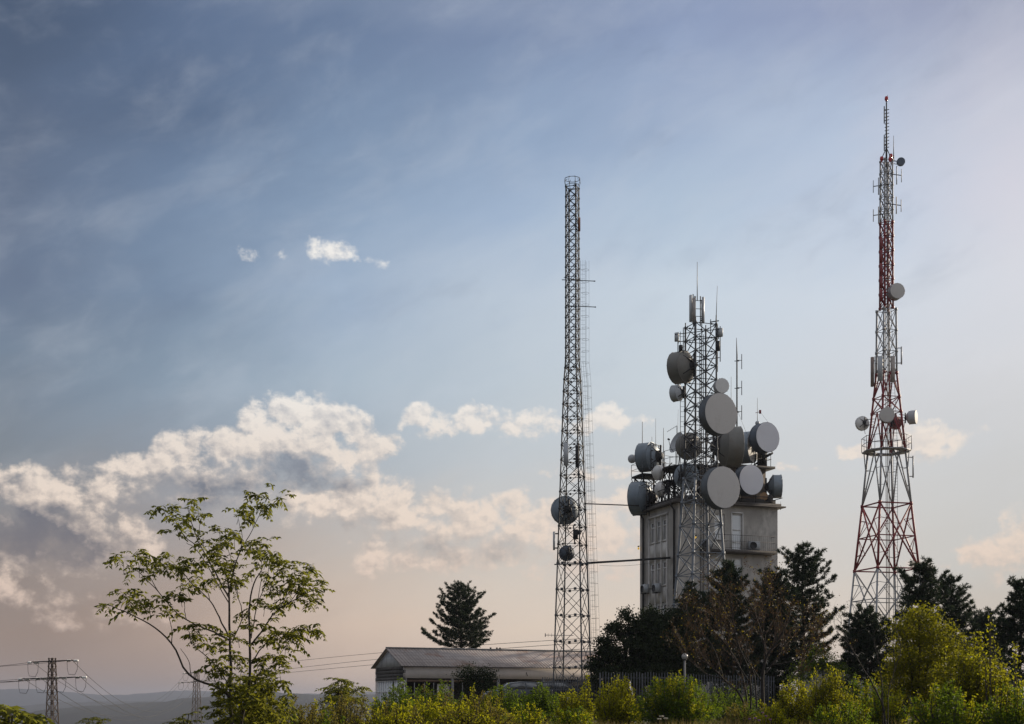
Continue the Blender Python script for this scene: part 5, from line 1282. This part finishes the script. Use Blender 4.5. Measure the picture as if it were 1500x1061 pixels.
SH('low yellow shrub in the grass under the bright bush', 1135, 40, 70, 1030, lf_yellow, 34, 50, .07, 29, spiky=.8)
SH('low green shrub in the grass before the pointed bush', 1235, 38, 120, 1022, lf_green, 50, 52, .075, 30, second=lf_yellow, frac=.4)
SH('pale low shrub in the grass below the deep green shrub', 770, 42, 90, 1030, lf_yellow, 40, 50, .075, 31, second=lf_green, frac=.4)
SH('ochre low thicket in the grass below the slim mast', 690, 38, 150, 1024, lf_olive, 56, 50, .075, 32, second=lf_yellow, frac=.5)
SH('low olive thicket at the near meadow edge right of the young tree', 470, 35, 170, 1034, lf_olive, 60, 52, .075, 33, second=lf_green, frac=.4)
SH('low yellowish thicket before the sumac tops and the shed gable', 575, 37, 130, 1018, lf_yellow, 50, 52, .075, 34, second=lf_olive, frac=.4)
SH('green creeper clump low before the broad yellow bush', 845, 41, 90, 1034, lf_green, 40, 52, .075, 35, second=lf_yellow, frac=.5)
SH('shrub with yellow leaf tips in the dark behind the rounded green bush', 1030, 58, 70, 1000, lf_green, 36, 50, .085, 36, second=lf_gold, frac=.12)

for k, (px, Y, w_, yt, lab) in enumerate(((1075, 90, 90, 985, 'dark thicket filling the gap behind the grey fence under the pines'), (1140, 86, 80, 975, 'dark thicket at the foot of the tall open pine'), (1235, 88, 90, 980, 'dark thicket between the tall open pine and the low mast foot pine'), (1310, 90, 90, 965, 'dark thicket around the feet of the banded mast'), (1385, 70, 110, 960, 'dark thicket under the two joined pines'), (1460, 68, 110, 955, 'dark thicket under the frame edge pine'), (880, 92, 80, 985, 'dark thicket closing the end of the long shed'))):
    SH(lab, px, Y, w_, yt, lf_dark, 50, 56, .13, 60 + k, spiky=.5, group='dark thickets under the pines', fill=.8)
# --- grass and flowers
rng = np.random.default_rng(5); n = 26000
Yg = rng.uniform(31, 47, n); Xg = (rng.uniform(560, 1540, n) - 750) * Yg / F
clump = np.sin(Xg * 1.3) * np.sin(Yg * 1.1 + Xg * .5)
keep = rng.random(n) < .6 + .4 * clump; Xg, Yg = Xg[keep], Yg[keep]
Zg = np.array([ground_z(x, y) for x, y in zip(Xg, Yg)]) - .02
h = rng.uniform(.18, .52, len(Xg)) * (1 + .35 * np.sin(Xg * .9) * np.cos(Yg * .7))
D = rng.normal(size=(len(Xg), 3)) * .22 + np.array([.05, 0, 1.0])
tag(MB().quads(leaves(np.stack([Xg, Yg, Zg], 1), D, h, np.full(len(h), .016), .1)).build('grass', grassm, local=True), kind='stuff')
def flower(px, y, Y, m, label, kind):
    c = P(px, y, Y); g_ = ground_z(c.x, Y); rt = thing('wildflower', label, 'flower', V3(c.x, Y, g_), group='wild flowers in the dry grass')
    MB().path([V3(c.x - .03, Y, g_ - .02), V3(c.x, Y, lerp(g_, c.z, .6)), c], .006, 4).build('stem', grassm, rt)
    mb = MB(); k = 14
    a = np.linspace(0, 2 * PI, k, endpoint=False); D = np.stack([np.cos(a), np.sin(a), np.full(k, .25 if kind else .9)], 1)
    mb.quads(leaves(np.repeat(np.array(c)[None], k, 0), D, np.full(k, .075 if kind else .05), np.full(k, .05), .1)); mb.build('flower_head', m, rt)
    for s_ in (-1, 1): MB().quads(leaves(np.array([[c.x, Y, lerp(g_, c.z, .4)]]), np.array([[s_, .2, .5]]), [.12], [.03])).build('leaf', lf_green, rt)
for px, y, Y in ((969, 1050, 36), (975, 1053, 36.4), (966, 1054, 37)): flower(px, y, Y, petal_w, 'flat white wild flower in the dry grass below the rounded green bush', 1)
for px, y, Y in ((1098, 1054, 37), (1106, 1053, 36.5), (1112, 1056, 37), (1117, 1045, 38), (1122, 1050, 37), (1128, 1055, 36)): flower(px, y, Y, petal_p, 'purple wild flower in the grass below the bare brown tree', 0)

# ------------------------------------------------------------------ sky, sun, haze, camera
SUN_AZ, SUN_EL = 50.0, 19.0
wd = bpy.data.worlds.new('World'); S.world = wd; wd.use_nodes = True; t = wd.node_tree; t.nodes.clear()
out = t.nodes.new('ShaderNodeOutputWorld')
sky = t.nodes.new('ShaderNodeTexSky'); sky.sky_type = 'NISHITA'; sky.sun_disc = False; sky.sun_elevation = R(SUN_EL); sky.sun_rotation = R(SUN_AZ); sky.air_density = 1.2; sky.dust_density = 2.0
bg1 = t.nodes.new('ShaderNodeBackground'); t.links.new(sky.outputs[0], bg1.inputs[0]); bg1.inputs[1].default_value = .08
sx = t.nodes.new('ShaderNodeSeparateXYZ'); t.links.new(t.nodes.new('ShaderNodeTexCoord').outputs['Generated'], sx.inputs[0])
dx, dy, dz = (E(t, sx.outputs[i]) for i in range(3))
hr_ = (dx * dx + dy * dy).m('SQRT'); az = dx.m('ARCTAN2', dy) * (180 / PI); el = dz.m('ARCTAN2', hr_) * (180 / PI); nx = dx / hr_.m('MAXIMUM', .001)
cv = t.nodes.new('ShaderNodeCombineXYZ'); t.links.new(az.o, cv.inputs[0]); t.links.new(el.o, cv.inputs[1]); pv = E(t, cv.outputs[0])
def ang(px, py):
    a = math.atan((px - 750) / F); return math.degrees(a), math.degrees(math.atan((HY - py) / F * math.cos(a)))
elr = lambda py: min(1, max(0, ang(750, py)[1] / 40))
# veil of high haze: tones by azimuth (photo column) and height (photo row)
ROWS = [1010, 920, 820, 680, 560, 440, 320, 200, 40]
COLS = [30, 250, 500, 750, 1000, 1250, 1470]
TONE = [[(158,138,128),(170,148,137),(213,188,170),(227,205,186),(229,209,190),(221,203,187),(204,186,172)],
 [(154,134,123),(178,155,141),(219,196,178),(230,211,193),(230,214,197),(223,209,195),(203,190,178)],
 [(146,136,133),(172,159,153),(201,188,178),(212,203,194),(215,207,200),(210,206,202),(200,198,194)],
 [(128,137,148),(145,154,167),(173,183,193),(195,203,210),(205,211,215),(208,211,214),(205,206,208)],
 [(116,134,156),(136,156,177),(170,188,205),(193,207,219),(203,216,226),(210,217,227),(215,217,224)],
 [(104,121,148),(120,142,170),(160,181,207),(188,205,224),(200,216,232),(208,219,234),(216,219,230)],
 [(95,112,140),(110,133,165),(140,164,194),(162,184,213),(180,200,222),(193,207,228),(213,213,226)],
 [(86,103,131),(90,112,145),(118,142,175),(145,168,200),(162,182,212),(180,197,222),(200,203,220)],
 [(70,88,117),(87,108,142),(106,128,163),(124,144,180),(140,158,195),(146,160,195),(158,165,192)]]
tl = t.nodes.new('ShaderNodeCombineXYZ'); t.links.new((az + el * .5).o, tl.inputs[0]); t.links.new((el - az * .42).o, tl.inputs[1]); tilt = E(t, tl.outputs[0])
streak = noise(t, scalev(t, tilt, (.05, .15, 1)), 1.0, 6, .6)
nxw = nx + (streak - .5) * .16; elw = el + (noise(t, scalev(t, tilt, (.045, .16, 3)), 1.3, 6, .62) - .5) * 4.4
veil = None
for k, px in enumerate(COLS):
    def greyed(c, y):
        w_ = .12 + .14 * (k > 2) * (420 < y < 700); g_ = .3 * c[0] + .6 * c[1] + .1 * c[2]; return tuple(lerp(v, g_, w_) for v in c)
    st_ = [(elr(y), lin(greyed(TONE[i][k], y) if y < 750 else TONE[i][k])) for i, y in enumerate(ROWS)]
    c_ = (elw / 40).m('MAXIMUM', 0, clamp=True).ramp(st_ + [(1.0, lin((198, 200, 206)))])  # last stop: sky above the frame, brightened to add fill light
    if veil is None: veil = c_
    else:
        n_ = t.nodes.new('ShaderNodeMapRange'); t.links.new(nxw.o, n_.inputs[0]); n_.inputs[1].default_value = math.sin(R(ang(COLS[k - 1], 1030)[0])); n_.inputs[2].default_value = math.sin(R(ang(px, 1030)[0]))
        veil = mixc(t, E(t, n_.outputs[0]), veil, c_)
wn_ = noise(t, scalev(t, tilt, (.10, .20, 1)), 1.0, 3, .5, color=True)
wv = t.nodes.new('ShaderNodeVectorMath'); wv.operation = 'MULTIPLY_ADD'; t.links.new(wn_.o, wv.inputs[0]); wv.inputs[1].default_value = (5, 4, 0); t.links.new(tilt.o, wv.inputs[2])
wisp = noise(t, scalev(t, E(t, wv.outputs[0]), (.16, .34, 1)), 1.0, 7, .58).step(.42, .78) * el.step(5, 13)
veil = mixc(t, wisp * .22, veil, lin((206, 212, 222)))
dusk = noise(t, scalev(t, E(t, wv.outputs[0]), (.10, .22, 1)), 1.3, 6, .6).step(.52, .8) * el.step(9, 16)
veil = mixc(t, dusk * .22, veil, lin((98, 112, 140)))
# cumulus: soft lobes in azimuth and elevation broken up by noise; lit from the sun's side
lobes = [ # px, py, rx, ry, strength
    (55, 728, 100, 44, 1.1), (120, 742, 88, 50, 1.1), (165, 775, 52, 46, 1.0), (50, 785, 170, 58, 1.35), (120, 800, 90, 40, 1.1), (-90, 740, 130, 70, 1.1),
    (230, 690, 62, 30, .95), (275, 672, 60, 34, 1.0), (335, 655, 55, 32, 1.0), (390, 628, 45, 36, 1.05), (430, 612, 62, 36, 1.15), (480, 618, 52, 30, 1.1), (520, 636, 36, 30, 1.0), (556, 655, 36, 24, .95), (430, 665, 120, 44, 1.0), (330, 705, 150, 40, .9),
    (470, 725, 100, 44, 1.05), (540, 738, 90, 42, 1.05), (600, 752, 80, 38, 1.05), (665, 765, 85, 42, 1.0), (740, 758, 85, 38, 1.0), (800, 775, 105, 48, .95), (700, 805, 130, 40, .9), (560, 812, 46, 30, .8), (890, 780, 80, 44, .9), (895, 742, 70, 24, .8), (620, 815, 90, 26, .7), (860, 825, 90, 22, .6),
    (615, 610, 40, 16, .7), (650, 620, 46, 20, .75), (700, 616, 50, 18, .7), (755, 630, 60, 16, .7), (800, 620, 44, 18, .65), (840, 626, 40, 12, .5), (895, 614, 44, 20, .85), (870, 695, 60, 12, .4),
    (484, 371, 30, 17, .5), (386, 371, 26, 9, .16), (538, 387, 18, 8, .2),
    (1345, 650, 46, 26, 1.05), (1385, 638, 32, 22, 1.0), (1256, 663, 26, 11, .85), (1162, 684, 20, 6, .4), (1420, 628, 20, 10, .4),
    (1470, 815, 54, 34, 1.05), (1425, 806, 26, 10, .8), (1530, 790, 60, 50, 1.05), (1348, 824, 20, 8, .6), (1378, 829, 12, 5, .5),
    (2, 848, 22, 34, 1.0), (110, 905, 130, 16, .4), (60, 880, 80, 16, .35)]
darks = [(0, 780, 150, 42, 1.2), (80, 805, 110, 32, 1.1), (150, 800, 60, 22, .6), (425, 688, 66, 24, 1.05), (340, 712, 90, 24, .9), (250, 708, 50, 16, .6), (470, 705, 70, 18, .9), (300, 745, 120, 30, 1.0),
    (520, 770, 60, 22, .7), (640, 800, 90, 22, .6), (760, 810, 100, 22, .55), (20, 715, 40, 14, .35), (560, 680, 40, 12, .5), (1345, 672, 40, 10, .4), (1460, 842, 50, 12, .4), (720, 648, 90, 9, .4)]
def vop(op, a, b=None, c=None):
    n = t.nodes.new('ShaderNodeVectorMath'); n.operation = op
    for i, v in enumerate((a, b, c)):
        if isinstance(v, E): t.links.new(v.o, n.inputs[i])
        elif v is not None: n.inputs[i].default_value = v
    return E(t, n.outputs['Value'] if op == 'DOT_PRODUCT' else n.outputs[0])
def warp(vec, amt, sc=.6, det=4):
    return vop('MULTIPLY_ADD', vop('SUBTRACT', noise(t, vec, sc, det, .6, color=True), (.5, .5, 0)), (amt, amt * .8, 0), vec)
def field(q, lb, sm):
    acc = None
    for px, py, rx, ry, s_ in lb:
        cx, cy = ang(px, py); kx, ky = 34.9 / rx, 34.9 / ry
        m = vop('MULTIPLY_ADD', q, (kx, ky, 0), (-cx * kx, -cy * ky, 0))
        v = vop('DOT_PRODUCT', m, m).m('MULTIPLY_ADD', -s_ * .75, s_)
        acc = v if acc is None else acc.m('SMOOTH_MAX', v, sm)
    return acc.m('MAXIMUM', -1.4)
def puffs(vec):
    """cauliflower billows on top of fine turbulence"""
    q = warp(vec, .85, 1.3, 5); acc = None
    for sc, am in ((.8, 1.0), (2.1, .30)):
        v = t.nodes.new('ShaderNodeTexVoronoi'); v.voronoi_dimensions = '2D'; v.feature = 'F1'; v.inputs['Scale'].default_value = sc; t.links.new(q.o, v.inputs['Vector'])
        d_ = E(t, v.outputs['Distance']); e_ = (d_ * d_ * -1.6 + .40) * am; acc = e_ if acc is None else acc + e_
    return acc * .58 + (noise(t, scalev(t, vec, (1, 1.2, 1)), .9, 9, .6) - .5) * 2.9 + .06
L0 = field(warp(pv, 1.3, .7, 6), lobes, .2)
f0, f1 = puffs(pv), puffs(vop('ADD', pv, (.13, .20, 0)))
D0 = L0 + f0
shade = field(warp(pv, 1.8, .7, 5), darks, .3).m('MAXIMUM', 0)
soft = shade * .8 + (el / 11).m('MULTIPLY', 1, clamp=True) * -.55 + 1.35
cover = E(t, ((D0 - .10) / soft).o).step(0, 1)
mid = (noise(t, scalev(t, pv, (1, 1.4, 1)), .6, 7, .62) - .52) * 1.3
lit = ((f0 - f1) * .62 + .92 - shade * .92 + mid - (D0 - 1.0).m('MAXIMUM', 0) * .22).m('MULTIPLY', 1, clamp=True)
elc = (el / 14).m('MAXIMUM', 0, clamp=True)
cl = elc.ramp([(.0, lin((176, 153, 140))), (.28, lin((228, 203, 187))), (.55, lin((243, 224, 208))), (.75, lin((242, 229, 217))), (.95, lin((250, 246, 240)))])
cs = elc.ramp([(.0, lin((138, 122, 117))), (.35, lin((126, 118, 121))), (.6, lin((104, 108, 122))), (.9, lin((146, 154, 170)))])
csr = mixc(t, nx.step(-.26, .10) * .62, cs, veil)
cloud = mixc(t, lit, csr, cl)
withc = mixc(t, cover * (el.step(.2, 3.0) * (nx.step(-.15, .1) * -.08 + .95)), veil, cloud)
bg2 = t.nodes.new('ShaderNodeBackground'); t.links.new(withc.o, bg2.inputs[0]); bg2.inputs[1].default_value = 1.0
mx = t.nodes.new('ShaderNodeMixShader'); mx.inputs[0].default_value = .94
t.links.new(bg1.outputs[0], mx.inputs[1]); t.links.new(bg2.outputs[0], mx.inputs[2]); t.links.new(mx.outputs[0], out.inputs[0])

sl_ = bpy.data.lights.new('sun', 'SUN'); sl_.energy = 4.6; sl_.angle = R(.53); sl_.color = (1, .86, .68)
so_ = bpy.data.objects.new('sun', sl_); COL.objects.link(so_)
sd_ = V3(math.sin(R(SUN_AZ)) * math.cos(R(SUN_EL)), math.cos(R(SUN_AZ)) * math.cos(R(SUN_EL)), math.sin(R(SUN_EL)))
so_.rotation_euler = sd_.to_track_quat('Z', 'Y').to_euler(); so_.location = sd_ * 60

HAZE = True
if HAZE:
    hm = bpy.data.materials.new('haze_air'); hm.use_nodes = True; ht = hm.node_tree; ht.nodes.clear()
    ho = ht.nodes.new('ShaderNodeOutputMaterial'); pvn = ht.nodes.new('ShaderNodeVolumePrincipled'); pvn.inputs['Density'].default_value = 1.3e-4
    pvn.inputs['Color'].default_value = (.41, .45, .56, 1); pvn.inputs['Anisotropy'].default_value = .2; ht.links.new(pvn.outputs[0], ho.inputs['Volume'])
    hb = MB().box((0, 0, 5), (20400, 20400, 190)).build('haze', hm, local=True); tag(hb, kind='stuff')

cam = bpy.data.cameras.new('camera'); co = bpy.data.objects.new('camera', cam); COL.objects.link(co); S.camera = co
co.location = (0, 0, EYE); co.rotation_euler = (PI / 2, 0, 0); cam.sensor_width = 36; cam.lens = 36 * F / 1500; cam.shift_y = (HY - 530.5) / 1500; cam.clip_start = .1; cam.clip_end = 60000
S.view_settings.view_transform = 'Standard'; S.view_settings.look = 'None'; S.view_settings.exposure = 0; S.view_settings.gamma = 1
wd.cycles.sampling_method = 'MANUAL'; wd.cycles.sample_map_resolution = 512
S.cycles.max_bounces = 6; S.cycles.diffuse_bounces = 3; S.cycles.glossy_bounces = 2; S.cycles.transmission_bounces = 4; S.cycles.volume_bounces = 1
